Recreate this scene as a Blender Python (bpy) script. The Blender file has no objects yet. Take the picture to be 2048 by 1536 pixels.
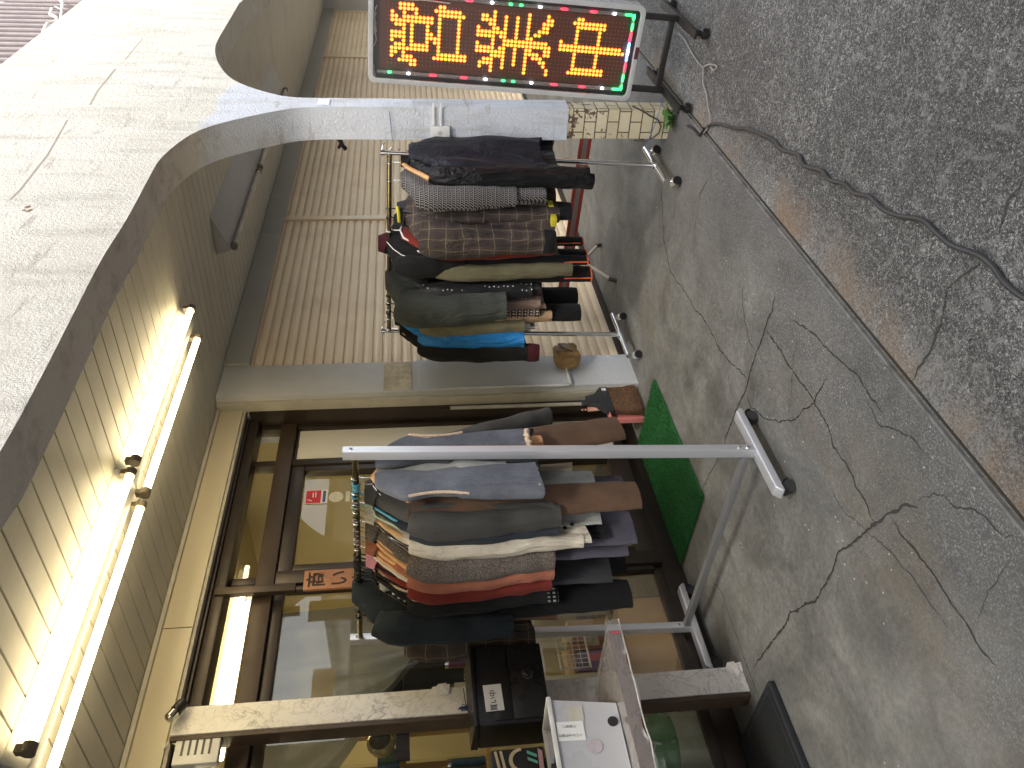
import bpy, bmesh, math, random
from mathutils import Vector, Matrix, Euler, noise
random.seed(7)
PI = math.pi
R = math.radians
sc = bpy.context.scene
C = sc.collection

# ------------------------------------------------------------------ camera
# The photographer stood on the street with the phone held on its side: the
# camera is rolled a quarter turn.  World: X along the street, Y into the shop, Z up.
YAW, PITCH, ROLL = R(52.63), R(6.69), R(1.80)
_f = Vector((math.sin(YAW)*math.cos(PITCH), math.cos(YAW)*math.cos(PITCH), -math.sin(PITCH)))
_r = Vector((math.cos(YAW), -math.sin(YAW), 0))
_d = _f.cross(_r)
_r2 = _r*math.cos(ROLL) + _d*math.sin(ROLL)
_d2 = -_r*math.sin(ROLL) + _d*math.cos(ROLL)
cam_data = bpy.data.cameras.new('camera')
cam = bpy.data.objects.new('camera', cam_data); C.objects.link(cam)
m3 = Matrix((_d2, _r2, -_f)).transposed()
cam.matrix_world = m3.to_4x4()
cam_data.sensor_width = 36.0
cam_data.lens = 36.0*1650/2048
cam_data.clip_start = 0.05
cam_data.clip_end = 400
sc.camera = cam

# ------------------------------------------------------------------ world, sun, exposure
w = bpy.data.worlds.new('World'); sc.world = w; w.use_nodes = True
nt = w.node_tree
bg = nt.nodes['Background']
sky = nt.nodes.new('ShaderNodeTexSky'); sky.sky_type = 'NISHITA'; sky.sun_disc = False
SUN_EL, SUN_AZ = R(44), R(180+35)      # azimuth of the sun measured from +Y clockwise: behind the camera, over the street
sky.sun_elevation = SUN_EL; sky.sun_rotation = SUN_AZ
sky.air_density = 1.0; sky.dust_density = 2.5; sky.ozone_density = 1.0
hs = nt.nodes.new('ShaderNodeHueSaturation'); hs.inputs['Saturation'].default_value = .25   # thin high cloud: greyer sky
nt.links.new(sky.outputs[0], hs.inputs['Color']); nt.links.new(hs.outputs[0], bg.inputs[0]); bg.inputs[1].default_value = 0.15
sl = bpy.data.lights.new('sun', 'SUN'); sun = bpy.data.objects.new('sun', sl); C.objects.link(sun)
sl.energy = 1.0; sl.angle = R(12); sl.color = (1.0, 0.95, 0.87)
sd = Vector((math.sin(SUN_AZ)*math.cos(SUN_EL), math.cos(SUN_AZ)*math.cos(SUN_EL), math.sin(SUN_EL)))
sun.rotation_euler = sd.to_track_quat('Z', 'Y').to_euler()
sun.location = sd*20
sc.view_settings.view_transform = 'Standard'; sc.view_settings.look = 'None'
sc.view_settings.exposure = 1.8; sc.view_settings.gamma = 1
TUBE_STRENGTH = 6.2
TUBE_COL = (1.0, 0.82, 0.48)

# ------------------------------------------------------------------ measuring helpers (photo pixel -> point on a real plane)
F_ = 1650.0
def ray(x, y):
    u, v = 1536 - y, x
    return _r2*((u-768)/F_) + _d2*((v-1024)/F_) + _f
def onY(x, y, Y): r = ray(x, y); return r*(Y/r.y)
def onX(x, y, X): r = ray(x, y); return r*(X/r.x)
S = 0.047; YF = 3.3; Z0 = -1.36          # the pavement falls 4.7 % towards the street
TILT = math.atan(S)
def floor_z(y): return Z0 + S*(y-YF)
def onF(x, y, dz=0):
    r = ray(x, y); return r*((Z0+dz-S*YF)/(r.z-S*r.y))

# ------------------------------------------------------------------ object helpers
def tag(o, label=None, cat=None, group=None, kind=None):
    if label: o['label'] = label
    if cat: o['category'] = cat
    if group: o['group'] = group
    if kind: o['kind'] = kind
    return o
def thing(name, label, cat, loc=(0,0,0), rz=0, group=None, tilt=False):
    o = bpy.data.objects.new(name, None); C.objects.link(o)
    o.empty_display_size = 0.1
    o.location = loc
    o.rotation_euler = (TILT if tilt else 0, 0, rz)
    return tag(o, label, cat, group)
def copy_tree(o, parent=None):
    c = o.copy(); C.objects.link(c); c.parent = parent
    for ch in list(o.children): copy_tree(ch, c)
    return c

class MB:
    def __init__(s): s.v = []; s.f = []
    def add(s, vs, fs, M=None):
        b = len(s.v)
        for p in vs:
            p = Vector(p)
            s.v.append(M @ p if M else p)
        s.f += [tuple(i+b for i in f) for f in fs]
        return s
    def box(s, x0, x1, y0, y1, z0, z1, M=None):
        vs = [(x0,y0,z0),(x1,y0,z0),(x1,y1,z0),(x0,y1,z0),(x0,y0,z1),(x1,y0,z1),(x1,y1,z1),(x0,y1,z1)]
        return s.add(vs, [(0,3,2,1),(4,5,6,7),(0,1,5,4),(1,2,6,5),(2,3,7,6),(3,0,4,7)], M)
    def cbox(s, c, d, M=None):
        return s.box(c[0]-d[0]/2,c[0]+d[0]/2,c[1]-d[1]/2,c[1]+d[1]/2,c[2]-d[2]/2,c[2]+d[2]/2,M)
    def tube(s, pts, r, n=10, caps=True, M=None):
        pts = [Vector(p) for p in pts]
        rs = r if isinstance(r, (list, tuple)) else [r]*len(pts)
        vs = []; fs = []
        up = None
        for i, p in enumerate(pts):
            t = (pts[min(i+1, len(pts)-1)] - pts[max(i-1, 0)])
            if t.length < 1e-9: t = Vector((0,0,1))
            t.normalize()
            if up is None:
                up = Vector((0,0,1)) if abs(t.z) < .9 else Vector((1,0,0))
            a = t.cross(up).normalized(); b = t.cross(a).normalized(); up = -b if False else up
            ref = a
            for k in range(n):
                an = 2*PI*k/n
                vs.append(p + (a*math.cos(an)+b*math.sin(an))*rs[i])
        for i in range(len(pts)-1):
            for k in range(n):
                k2 = (k+1) % n
                fs.append((i*n+k, i*n+k2, (i+1)*n+k2, (i+1)*n+k))
        if caps:
            fs.append(tuple(range(n))[::-1]); fs.append(tuple(range((len(pts)-1)*n, len(pts)*n)))
        return s.add(vs, fs, M)
    def lathe(s, prof, n=20, M=None):     # prof: (r,z)
        vs = []; fs = []
        for r, z in prof:
            for k in range(n):
                a = 2*PI*k/n; vs.append((r*math.cos(a), r*math.sin(a), z))
        for i in range(len(prof)-1):
            for k in range(n):
                k2 = (k+1) % n
                fs.append((i*n+k, i*n+k2, (i+1)*n+k2, (i+1)*n+k))
        fs.append(tuple(range(n))[::-1]); fs.append(tuple(range((len(prof)-1)*n, len(prof)*n)))
        return s.add(vs, fs, M)
    def prism(s, poly, a0, a1, axis='y', M=None):   # poly of 2-tuples
        n = len(poly)
        def P(p, a):
            return {'y': (p[0], a, p[1]), 'x': (a, p[0], p[1]), 'z': (p[0], p[1], a)}[axis]
        vs = [P(p, a0) for p in poly] + [P(p, a1) for p in poly]
        fs = [tuple(range(n)), tuple(range(2*n-1, n-1, -1))]
        for i in range(n):
            j = (i+1) % n; fs.append((i, i+n, j+n, j))
        return s.add(vs, fs, M)
    def grid(s, fn, nu, nv, M=None, flip=False):
        vs = [fn(i/nu, j/nv) for j in range(nv+1) for i in range(nu+1)]
        fs = []
        for j in range(nv):
            for i in range(nu):
                a = j*(nu+1)+i; q = (a, a+1, a+nu+2, a+nu+1)
                fs.append(q[::-1] if flip else q)
        return s.add(vs, fs, M)
    def build(s, name, mat, parent=None, smooth=False, bevel=0, fix=True, seg=2, subsurf=0, angle=35):
        me = bpy.data.meshes.new(name)
        me.from_pydata([tuple(v) for v in s.v], [], s.f)
        me.update()
        if fix or bevel:
            bm = bmesh.new(); bm.from_mesh(me)
            if fix: bmesh.ops.recalc_face_normals(bm, faces=bm.faces)
            if bevel:
                ed = [e for e in bm.edges if len(e.link_faces) == 2 and e.calc_face_angle(0) > R(40)]
                bmesh.ops.bevel(bm, geom=ed, offset=bevel, segments=seg, affect='EDGES', profile=.6, clamp_overlap=True)
            bm.to_mesh(me); bm.free()
        if smooth or bevel:
            for p in me.polygons: p.use_smooth = True
            try: me.set_sharp_from_angle(angle=R(angle))
            except Exception: pass
        o = bpy.data.objects.new(name, me); C.objects.link(o)
        if mat: me.materials.append(mat)
        if parent: o.parent = parent
        return o

def solid(name, mat, bx, parent=None, bevel=0, **k):
    m = MB()
    for b in bx: m.box(*b)
    return m.build(name, mat, parent, bevel=bevel, **k)

def text_mesh(txt, size, name, mat, parent, M, depth=0.0006, bold=0):
    cu = bpy.data.curves.new(name, 'FONT'); cu.body = txt; cu.size = size
    cu.align_x = 'CENTER'; cu.align_y = 'CENTER'; cu.extrude = depth; cu.offset = bold; cu.resolution_u = 3
    t = bpy.data.objects.new('tmp_text', cu); C.objects.link(t)
    bpy.context.view_layer.update()
    dg = bpy.context.evaluated_depsgraph_get()
    me = bpy.data.meshes.new_from_object(t.evaluated_get(dg))
    bpy.data.objects.remove(t); bpy.data.curves.remove(cu)
    me.transform(M); me.materials.clear(); me.materials.append(mat)
    o = bpy.data.objects.new(name, me); C.objects.link(o)
    if parent: o.parent = parent
    return o

# ------------------------------------------------------------------ materials
MATS = {}
class NT:
    def __init__(s, name):
        m = bpy.data.materials.new(name); m.use_nodes = True
        s.m = m; s.t = m.node_tree; s.n = s.t.nodes; s.b = s.n['Principled BSDF']; s.out = s.n['Material Output']
        s.tc = None
    def co(s, scale=(1,1,1), rot=(0,0,0)):
        if not s.tc: s.tc = s.n.new('ShaderNodeTexCoord')
        mp = s.n.new('ShaderNodeMapping'); s.t.links.new(s.tc.outputs['Object'], mp.inputs[0])
        mp.inputs['Scale'].default_value = scale; mp.inputs['Rotation'].default_value = rot
        return mp.outputs[0]
    def new(s, t): return s.n.new(t)
    def link(s, a, b): s.t.links.new(a, b)
    def noise(s, scale=5, detail=4, rough=.5, vec=None, dist=0):
        n = s.new('ShaderNodeTexNoise'); n.inputs['Scale'].default_value = scale; n.inputs['Detail'].default_value = detail
        n.inputs['Roughness'].default_value = rough; n.inputs['Distortion'].default_value = dist
        s.link(vec if vec is not None else s.co(), n.inputs['Vector']); return n.outputs[0]
    def voro(s, scale=5, feat='F1', vec=None, rand=1):
        n = s.new('ShaderNodeTexVoronoi'); n.feature = feat; n.inputs['Scale'].default_value = scale
        n.inputs['Randomness'].default_value = rand
        s.link(vec if vec is not None else s.co(), n.inputs['Vector']); return n
    def ramp(s, fac, stops, interp='LINEAR'):
        r = s.new('ShaderNodeValToRGB'); r.color_ramp.interpolation = interp
        e = r.color_ramp.elements
        while len(e) < len(stops): e.new(0.5)
        for k, (p, c) in enumerate(stops):
            e[k].position = p
            e[k].color = (c[0], c[1], c[2], 1) if isinstance(c, (tuple, list)) else (c, c, c, 1)
        s.link(fac, r.inputs[0]); return r.outputs[0]
    def mix(s, fac, a, b, mode='MIX'):
        n = s.new('ShaderNodeMix'); n.data_type = 'RGBA'; n.blend_type = mode
        for sock, v in ((n.inputs[0], fac), (n.inputs[6], a), (n.inputs[7], b)):
            if hasattr(v, 'is_linked') or hasattr(v, 'links'): s.link(v, sock)
            elif isinstance(v, (tuple, list)): sock.default_value = (v[0], v[1], v[2], 1)
            else: sock.default_value = v
        return n.outputs[2]
    def math(s, op, a, b=None, c=None):
        n = s.new('ShaderNodeMath'); n.operation = op
        for k, v in enumerate((a, b, c)):
            if v is None: continue
            if hasattr(v, 'links'): s.link(v, n.inputs[k])
            else: n.inputs[k].default_value = v
        return n.outputs[0]
    def sep(s, vec=None):
        n = s.new('ShaderNodeSeparateXYZ'); s.link(vec if vec is not None else s.co(), n.inputs[0]); return n.outputs
    def bump(s, h, strength=.3, dist=.01, prev=None):
        n = s.new('ShaderNodeBump'); n.inputs['Strength'].default_value = strength; n.inputs['Distance'].default_value = dist
        s.link(h, n.inputs['Height'])
        if prev is not None: s.link(prev, n.inputs['Normal'])
        return n.outputs[0]
    def done(s, col=None, rough=None, normal=None, metal=None, spec=None):
        for key, v in (('Base Color', col), ('Roughness', rough), ('Normal', normal), ('Metallic', metal), ('Specular IOR Level', spec)):
            if v is None: continue
            i = s.b.inputs[key]
            if hasattr(v, 'links'): s.link(v, i)
            elif isinstance(v, (tuple, list)): i.default_value = (v[0], v[1], v[2], 1)
            else: i.default_value = v
        return s.m

def plain(name, col, rough=.5, metal=0, var=.12, scale=12, bump=0.0, bscale=60, spec=.5, dirt=None):
    if name in MATS: return MATS[name]
    a = NT(name)
    c2 = tuple(x*(1-var) for x in col); c3 = tuple(min(1, x*(1+var)) for x in col)
    n = a.noise(scale, 5, .6)
    c = a.ramp(n, [(.3, c2), (.7, c3)])
    if dirt:
        n2 = a.noise(2.3, 7, .65)
        c = a.mix(a.ramp(n2, [(.5, 0), (.72, .6)]), c, dirt)
    nm = None
    if bump: nm = a.bump(a.noise(bscale, 4, .6), bump, .004)
    rr = a.ramp(a.noise(scale*1.7, 4, .6), [(.3, max(0, rough-.08)), (.7, min(1, rough+.08))])
    MATS[name] = a.done(c, rr, nm, metal, spec); return MATS[name]

def emis(name, col, strength, base=(.02,.02,.02)):
    if name in MATS: return MATS[name]
    a = NT(name); a.done(base, .4)
    a.b.inputs['Emission Color'].default_value = (*col, 1); a.b.inputs['Emission Strength'].default_value = strength
    MATS[name] = a.m; return a.m

def glass(name, tint=(1,1,1), refl=1.0, haze=0.0):
    if name in MATS: return MATS[name]
    a = NT(name)
    lw = a.new('ShaderNodeLayerWeight'); lw.inputs[0].default_value = .5
    p = a.math('POWER', lw.outputs['Facing'], 5.0)
    fac = a.math('MULTIPLY_ADD', p, .9, .075*refl)
    tr = a.new('ShaderNodeBsdfTransparent'); tr.inputs[0].default_value = (*tint, 1)
    gl = a.new('ShaderNodeBsdfGlossy'); gl.inputs['Roughness'].default_value = .01 + haze*.1
    mx = a.new('ShaderNodeMixShader'); a.link(fac, mx.inputs[0]); a.link(tr.outputs[0], mx.inputs[1]); a.link(gl.outputs[0], mx.inputs[2])
    last = mx.outputs[0]
    if haze:
        df = a.new('ShaderNodeBsdfDiffuse'); df.inputs[0].default_value = (.8,.8,.78,1)
        m2 = a.new('ShaderNodeMixShader'); m2.inputs[0].default_value = haze
        a.link(last, m2.inputs[1]); a.link(df.outputs[0], m2.inputs[2]); last = m2.outputs[0]
    a.link(last, a.out.inputs[0]); MATS[name] = a.m; return a.m

def mat_concrete():
    a = NT('worn_concrete_floor')
    co = a.co()
    big = a.noise(.9, 6, .62); mid = a.noise(4.5, 8, .66, dist=.6); fine = a.noise(46, 6, .7)
    c = a.ramp(a.noise(1.5, 7, .62, dist=.9), [(.32, (.085,.085,.079)), (.46, (.130,.128,.116)), (.56, (.175,.172,.155)), (.68, (.245,.240,.220))])
    c = a.mix(a.ramp(mid, [(.42, .0), (.62, .5)]), c, (.235,.23,.21))
    c = a.mix(a.ramp(a.noise(2.4, 6, .6, a.co((1,2.4,1)), dist=.8), [(.50, 0), (.66, .5)]), c, (.085,.085,.082))
    c = a.mix(a.ramp(a.noise(1.2, 3, .6, a.co((.8,1.6,1), (0,0,.6))), [(.55, 0), (.7, .45)]), c, (.20,.165,.115))
    c = a.mix(.5, c, a.ramp(fine, [(.3, .28), (.7, .72)]), 'OVERLAY')
    # greyer, coarser and speckled towards the kerb
    y = a.sep()[1]
    k = a.math('MULTIPLY_ADD', y, -1.15, 2.75)
    k = a.math('ADD', k, a.math('MULTIPLY_ADD', mid, 1.6, -1.0))
    k = a.ramp(k, [(0, 0), (1, 1)])
    v = a.voro(120).outputs['Distance']
    sp = a.ramp(a.noise(150, 3, .7), [(.47, (.06,.062,.065)), (.6, (.2,.2,.2)), (.72, (.42,.42,.41))])
    c = a.mix(a.math('MULTIPLY', k, .75), c, sp)
    # tiny dark pits and pale paint flecks
    pits = a.ramp(a.voro(75).outputs['Distance'], [(.06, 1), (.12, 0)])
    pm = a.math('MULTIPLY', pits, a.ramp(a.noise(3, 2), [(.45, 0), (.6, 1)]))
    c = a.mix(a.math('MULTIPLY', pm, .7), c, (.06,.055,.045))
    fl = a.ramp(a.voro(17, vec=a.co((1,1.4,1))).outputs['Distance'], [(.055, 1), (.075, 0)])
    fm = a.math('MULTIPLY', fl, a.ramp(a.noise(1.1, 2, vec=a.co((1,1,1))), [(.50, 0), (.56, 1)]))
    c = a.mix(a.math('MULTIPLY', fm, .8), c, (.6,.6,.57))
    h = a.bump(mid, .25, .01); h = a.bump(fine, .25, .003, h); h = a.bump(sp, .3, .004, h)
    rr = a.ramp(mid, [(.3, .5), (.7, .78)])
    return a.done(c, rr, h)

def mat_asphalt():
    a = NT('old_speckled_asphalt')
    big = a.noise(1.5, 5, .6); g = a.noise(95, 5, .75); g2 = a.noise(210, 3, .7)
    c = a.ramp(g, [(.36, (.019,.0185,.018)), (.5, (.053,.052,.050)), (.62, (.115,.112,.107))])
    dens = a.ramp(big, [(.38, 0), (.66, 1)])
    vo = a.voro(62, vec=a.co((1,1,1)))
    warp = a.noise(70, 4, .8, dist=1.5)
    sp = a.math('ADD', warp, a.math('MULTIPLY_ADD', dens, .1, -.05))
    c = a.mix(a.ramp(sp, [(.54, 0), (.62, .8)]), c, (.40,.40,.385))
    c = a.mix(a.ramp(g2, [(.59, 0), (.67, .75)]), c, (.58,.575,.54))
    cl1 = a.noise(21, 8, .74, dist=.9); cl2 = a.ramp(a.noise(1.3, 4, .6), [(.36, -.10), (.66, .06)])
    c = a.mix(a.ramp(a.math('ADD', cl1, cl2), [(.56, 0), (.66, .42)]), c, (.30,.30,.29))
    # worn pale band right by the kerb and rusty stains
    y = a.sep()[1]
    nb = a.noise(3.2, 5, .65)
    ny = a.math('MULTIPLY_ADD', nb, -.30, 1.0)
    yy = a.math('ADD', y, a.math('MULTIPLY_ADD', nb, .42, -.21))
    edge = a.ramp(yy, [(.0, 0), (1, 1)])
    mm = a.new('ShaderNodeMapRange'); mm.inputs[1].default_value = 1.22; mm.inputs[2].default_value = 1.42
    a.link(yy, mm.inputs[0])
    c = a.mix(a.math('MULTIPLY', mm.outputs[0], a.ramp(g, [(.35, .1), (.6, .6)])), c, (.27,.265,.25))
    m2 = a.new('ShaderNodeMapRange'); m2.inputs[1].default_value = 1.24; m2.inputs[2].default_value = 1.40
    a.link(yy, m2.inputs[0])
    st = a.ramp(a.noise(2.2, 3, .55, a.co((1,.6,1))), [(.45, 0), (.60, 1)])
    f = a.math('MULTIPLY', m2.outputs[0], st)
    f = a.math('MULTIPLY', f, a.ramp(g, [(.3, .85), (.60, .30)]))
    c = a.mix(f, c, (.22,.125,.05))
    n = a.bump(g, .6, .006); n = a.bump(a.noise(9, 5), .3, .012, n)
    return a.done(c, .85, n)

def mat_stucco(name, cols, bs=70, stain=True, bump=.7):
    a = NT(name)
    z = a.sep()[2]
    n1 = a.noise(2.2, 6, .6)
    c = a.ramp(n1, [(.3, cols[0]), (.7, cols[1])])
    if len(cols) > 2:
        zz = a.math('ADD', z, a.math('MULTIPLY_ADD', a.noise(1.4, 3), .5, -.25))
        mm = a.new('ShaderNodeMapRange'); mm.inputs[1].default_value = .93; mm.inputs[2].default_value = .97; a.link(zz, mm.inputs[0])
        c = a.mix(mm.outputs[0], cols[2], c)
    if stain:
        sv = a.noise(3.1, 7, .7, a.co((3,3,.5)))
        c = a.mix(a.ramp(sv, [(.50, 0), (.70, .6)]), c, (.42,.39,.33))
        sh = a.noise(5, 6, .75, a.co((.7,.7,3)))
        c = a.mix(a.ramp(sh, [(.58, 0), (.68, .6)]), c, (.40,.35,.29))
        spots = a.ramp(a.voro(30).outputs['Distance'], [(.05, .6), (.11, 0)])
        spots = a.math('MULTIPLY', spots, a.ramp(a.noise(4, 3), [(.5, 0), (.62, 1)]))
        c = a.mix(spots, c, (.28,.24,.18))
    h = a.noise(bs, 6, .68, dist=.8)
    hh = a.ramp(h, [(.35, 0), (.65, 1)])
    nn = a.bump(hh, bump, .006); nn = a.bump(a.noise(14, 4), .3, .012, nn)
    return a.done(c, .75, nn)

def mat_marble():
    a = NT('marble_pattern_film')
    n = a.noise(4.5, 9, .62, dist=2.2)
    d = a.math('ABSOLUTE', a.math('SUBTRACT', n, .5))
    vein = a.ramp(d, [(.0, 1), (.028, 0)])
    msk = a.ramp(a.noise(2.6, 3), [(.38, 0), (.62, 1)])
    c = a.mix(a.math('MULTIPLY', vein, a.math('MULTIPLY', msk, .75)), (.82,.79,.74), (.26,.24,.24))
    n2 = a.noise(9, 6, .6, dist=1.5); d2 = a.math('ABSOLUTE', a.math('SUBTRACT', n2, .52))
    c = a.mix(a.math('MULTIPLY', a.ramp(d2, [(.0, 1), (.02, 0)]), .35), c, (.3,.27,.26))
    sp = a.ramp(a.voro(24).outputs['Distance'], [(.04, .7), (.08, 0)])
    sp = a.math('MULTIPLY', sp, a.ramp(a.noise(3.3, 2), [(.58, 0), (.64, 1)]))
    c = a.mix(sp, c, (.06,.04,.03))
    return a.done(c, .32)

def mat_tile():
    a = NT('chipped_cream_tile')
    br = a.new('ShaderNodeTexBrick'); br.offset = .5
    br.inputs['Color1'].default_value = (.60,.52,.34,1); br.inputs['Color2'].default_value = (.66,.58,.40,1)
    br.inputs['Mortar'].default_value = (.10,.075,.05,1)
    br.inputs['Scale'].default_value = 1; br.inputs['Mortar Size'].default_value = .0035
    br.inputs['Brick Width'].default_value = .115; br.inputs['Row Height'].default_value = .064
    x, y, z = a.sep()[:3]
    cb = a.new('ShaderNodeCombineXYZ'); a.link(a.math('ADD', x, y), cb.inputs[0]); a.link(z, cb.inputs[1])
    a.link(cb.outputs[0], br.inputs['Vector'])
    c = br.outputs['Color']
    ch = a.noise(26, 5, .7); up = a.new('ShaderNodeMapRange'); up.inputs[1].default_value = -1.2; up.inputs[2].default_value = -.9; a.link(z, up.inputs[0])
    cc = a.math('ADD', ch, a.math('MULTIPLY', up.outputs[0], .13))
    c = a.mix(a.ramp(cc, [(.66, 0), (.68, .95)]), c, (.075,.03,.022))
    c = a.mix(a.ramp(a.noise(7, 6, .7), [(.5, 0), (.75, .5)]), c, (.36,.27,.15))
    n = a.bump(br.outputs['Fac'], -.5, .004)
    return a.done(c, .45, n)

def mat_metal(name, col=(.75,.75,.76), rough=.3, brushed=True):
    if name in MATS: return MATS[name]
    a = NT(name)
    n = a.noise(30, 4, .6, a.co((1,1,.05)) if brushed else None)
    c = a.ramp(n, [(.3, tuple(x*.86 for x in col)), (.7, col)])
    r = a.ramp(a.noise(9, 5), [(.3, max(.02, rough-.07)), (.7, rough+.1)])
    MATS[name] = a.done(c, r, None, 1.0); return MATS[name]

def fabric(name, col, kind='plain', col2=None, rough=.95, wr=.5, sheen=.03):
    if name in MATS: return MATS[name]
    a = NT(name)
    lo = tuple(x*.72 for x in col); hi = tuple(min(1, x*1.25) for x in col)
    c = a.ramp(a.noise(5, 6, .65), [(.3, lo), (.7, hi)])
    x, y, z = a.sep()[:3]
    xy = a.math('SUBTRACT', x, y)
    weave = a.noise(420, 2, .6)
    if kind == 'plaid':
        def lines(v, per, wd, off=0):
            f = a.math('FRACT', a.math('MULTIPLY_ADD', v, 1/per, off))
            return a.math('LESS_THAN', f, wd)
        wv = a.math('ADD', x, a.math('MULTIPLY_ADD', a.noise(6, 3), .06, 0))
        zv = a.math('ADD', z, a.math('MULTIPLY_ADD', a.noise(5, 3), .06, 0))
        yv = a.math('ADD', y, a.math('MULTIPLY_ADD', a.noise(7, 3), .02, 0))
        c = a.mix(a.math('MULTIPLY', lines(zv, .085, .45), .35), c, tuple(q*.5 for q in col))
        c = a.mix(a.math('MULTIPLY', lines(a.math('SUBTRACT', wv, yv), .075, .45), .35), c, tuple(q*.5 for q in col))
        c = a.mix(a.math('MULTIPLY', lines(zv, .085, .05, .3), .8), c, col2)
        c = a.mix(a.math('MULTIPLY', lines(a.math('SUBTRACT', wv, yv), .075, .05, .3), .8), c, col2)
    elif kind == 'knit':
        # horizontal bands of slanted pale stitches on black
        f = a.math('FRACT', a.math('MULTIPLY', z, 1/.023))
        zig = a.math('ABSOLUTE', a.math('SUBTRACT', f, .5))
        s2 = a.math('FRACT', a.math('MULTIPLY_ADD', xy, 1/.013, a.math('MULTIPLY', zig, 1.3)))
        st = a.math('MULTIPLY', a.math('LESS_THAN', s2, .27), a.math('LESS_THAN', f, .62))
        thin = a.math('MULTIPLY', a.math('GREATER_THAN', f, .78), a.math('LESS_THAN', f, .88))
        c = a.mix(a.math('MAXIMUM', st, thin), c, col2)
    elif kind == 'nordic':
        f = a.math('FRACT', a.math('MULTIPLY', z, 1/.035)); g = a.math('FRACT', a.math('MULTIPLY', xy, 1/.02))
        st = a.math('LESS_THAN', a.math('ADD', a.math('ABSOLUTE', a.math('SUBTRACT', f, .5)), a.math('ABSOLUTE', a.math('SUBTRACT', g, .5))), .3)
        c = a.mix(st, c, col2)
        c = a.mix(a.math('LESS_THAN', f, .12), c, col2)
    elif kind == 'tweed':
        c = a.mix(a.ramp(a.noise(260, 3, .8), [(.46, 0), (.56, 1)]), c, col2)
        c = a.mix(a.ramp(a.noise(190, 3, .8), [(.6, 0), (.66, .8)]), c, (.35,.27,.2))
    elif kind == 'suede':
        c = a.mix(a.ramp(a.noise(14, 7, .7), [(.4, 0), (.7, .55)]), c, col2)
    elif kind == 'check':
        f = a.math('LESS_THAN', a.math('FRACT', a.math('MULTIPLY', z, 1/.022)), .5)
        g = a.math('LESS_THAN', a.math('FRACT', a.math('MULTIPLY', xy, 1/.022)), .5)
        c = a.mix(a.math('MULTIPLY', f, g), c, col2)
    elif kind == 'studs':
        d = a.voro(38, rand=.25).outputs['Distance']
        c = a.mix(a.ramp(d, [(.12, 1), (.17, 0)]), c, col2)
    wr = wr*1.35
    wrk = a.noise(7, 5, .55, a.co((1.6,1.6,.55)), dist=.7)
    n = a.bump(wrk, wr, .035); n = a.bump(a.noise(28, 4, .6, dist=.5), wr*.35, .008, n); n = a.bump(weave, .25, .001, n)
    a.b.inputs['Sheen Weight'].default_value = sheen
    MATS[name] = a.done(c, rough, n, spec=.3); return MATS[name]

M_conc = mat_concrete(); M_asph = mat_asphalt()
M_arch = mat_stucco('white_render_fascia', [(.76,.72,.63), (.86,.83,.76), (.74,.77,.84)])
M_pillar = mat_stucco('grey_white_pillar_render', [(.50,.50,.49), (.60,.60,.60)], 90, False, .5)
M_marble = mat_marble(); M_tile = mat_tile()
M_ceil = plain('painted_ceiling_board', (.50,.475,.40), .5, var=.06, scale=3, dirt=(.36,.33,.26))
M_dark = plain('dark_groove_board', (.05,.045,.035), .8)  # plain dark board used behind grooves, in the seam and behind the slats
M_header = plain('tan_metal_fascia', (.60,.53,.38), .38, var=.03, scale=2)
M_trim = plain('weathered_beige_trim', (.46,.43,.35), .6, var=.1)
M_bronze = plain('bronze_aluminium', (.042,.031,.024), .38, metal=.35, var=.18, scale=3)
M_bronze2 = plain('light_bronze_aluminium', (.070,.046,.030), .42, metal=.2, var=.1, scale=3)
M_black = plain('black_plastic', (.012,.012,.012), .38, var=.3)
M_rubber = plain('dark_grey_rubber', (.035,.036,.038), .6, var=.2)
def alu(name, col, r):
    a = NT(name); n = a.noise(14, 3, .5, a.co((1,1,.1)))
    return a.done(a.ramp(n, [(.3, tuple(x*.93 for x in col)), (.7, col)]), r, None, .55)
M_alu = alu('silver_anodised_aluminium', (.68,.69,.72), .34)
M_alu2 = alu('grey_aluminium_bar', (.27,.27,.27), .45)
M_chrome = mat_metal('chrome', (.85,.85,.86), .1, False)
M_steel_dark = plain('black_steel_frame', (.03,.026,.024), .5, metal=.4, var=.3)
M_wood = plain('hanger_wood', (.62,.34,.15), .4, var=.18, scale=20)
M_shut = plain('beige_shutter_steel', (.80,.66,.46), .36, var=.05, scale=3, dirt=(.62,.46,.30))
M_glass = glass('window_glass', (.93,.95,.93), 1.35)
M_white = plain('white_plastic', (.74,.73,.70), .4, var=.05)
M_paper = plain('white_paper', (.8,.8,.78), .8, var=.03)
M_ink = plain('black_ink', (.02,.02,.02), .7)
M_wallin = plain('yellowish_shop_wall', (.62,.53,.31), .7, var=.06, scale=2)
M_red = plain('red_painted_edge', (.42,.05,.035), .45, var=.15)

# ================================================================== THE SETTING
def slab(name, x0, x1, ys, mat, dz=0, kind='structure', nx=1):
    m = MB()
    for i in range(len(ys)-1):
        (a, za), (b, zb) = ys[i], ys[i+1]
        n = len(m.v)
        m.v += [Vector((x0,a,za+dz)), Vector((x1,a,za+dz)), Vector((x1,b,zb+dz)), Vector((x0,b,zb+dz))]
        m.f.append((n, n+1, n+2, n+3))
    return tag(m.build(name, mat, fix=False), kind=kind)
KERB = 1.44
slab('road', -60, 80, [(-60, floor_z(-1)-.012), (-1, floor_z(-1)-.012), (KERB-.012, floor_z(KERB)-.012)], M_asph)
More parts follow.
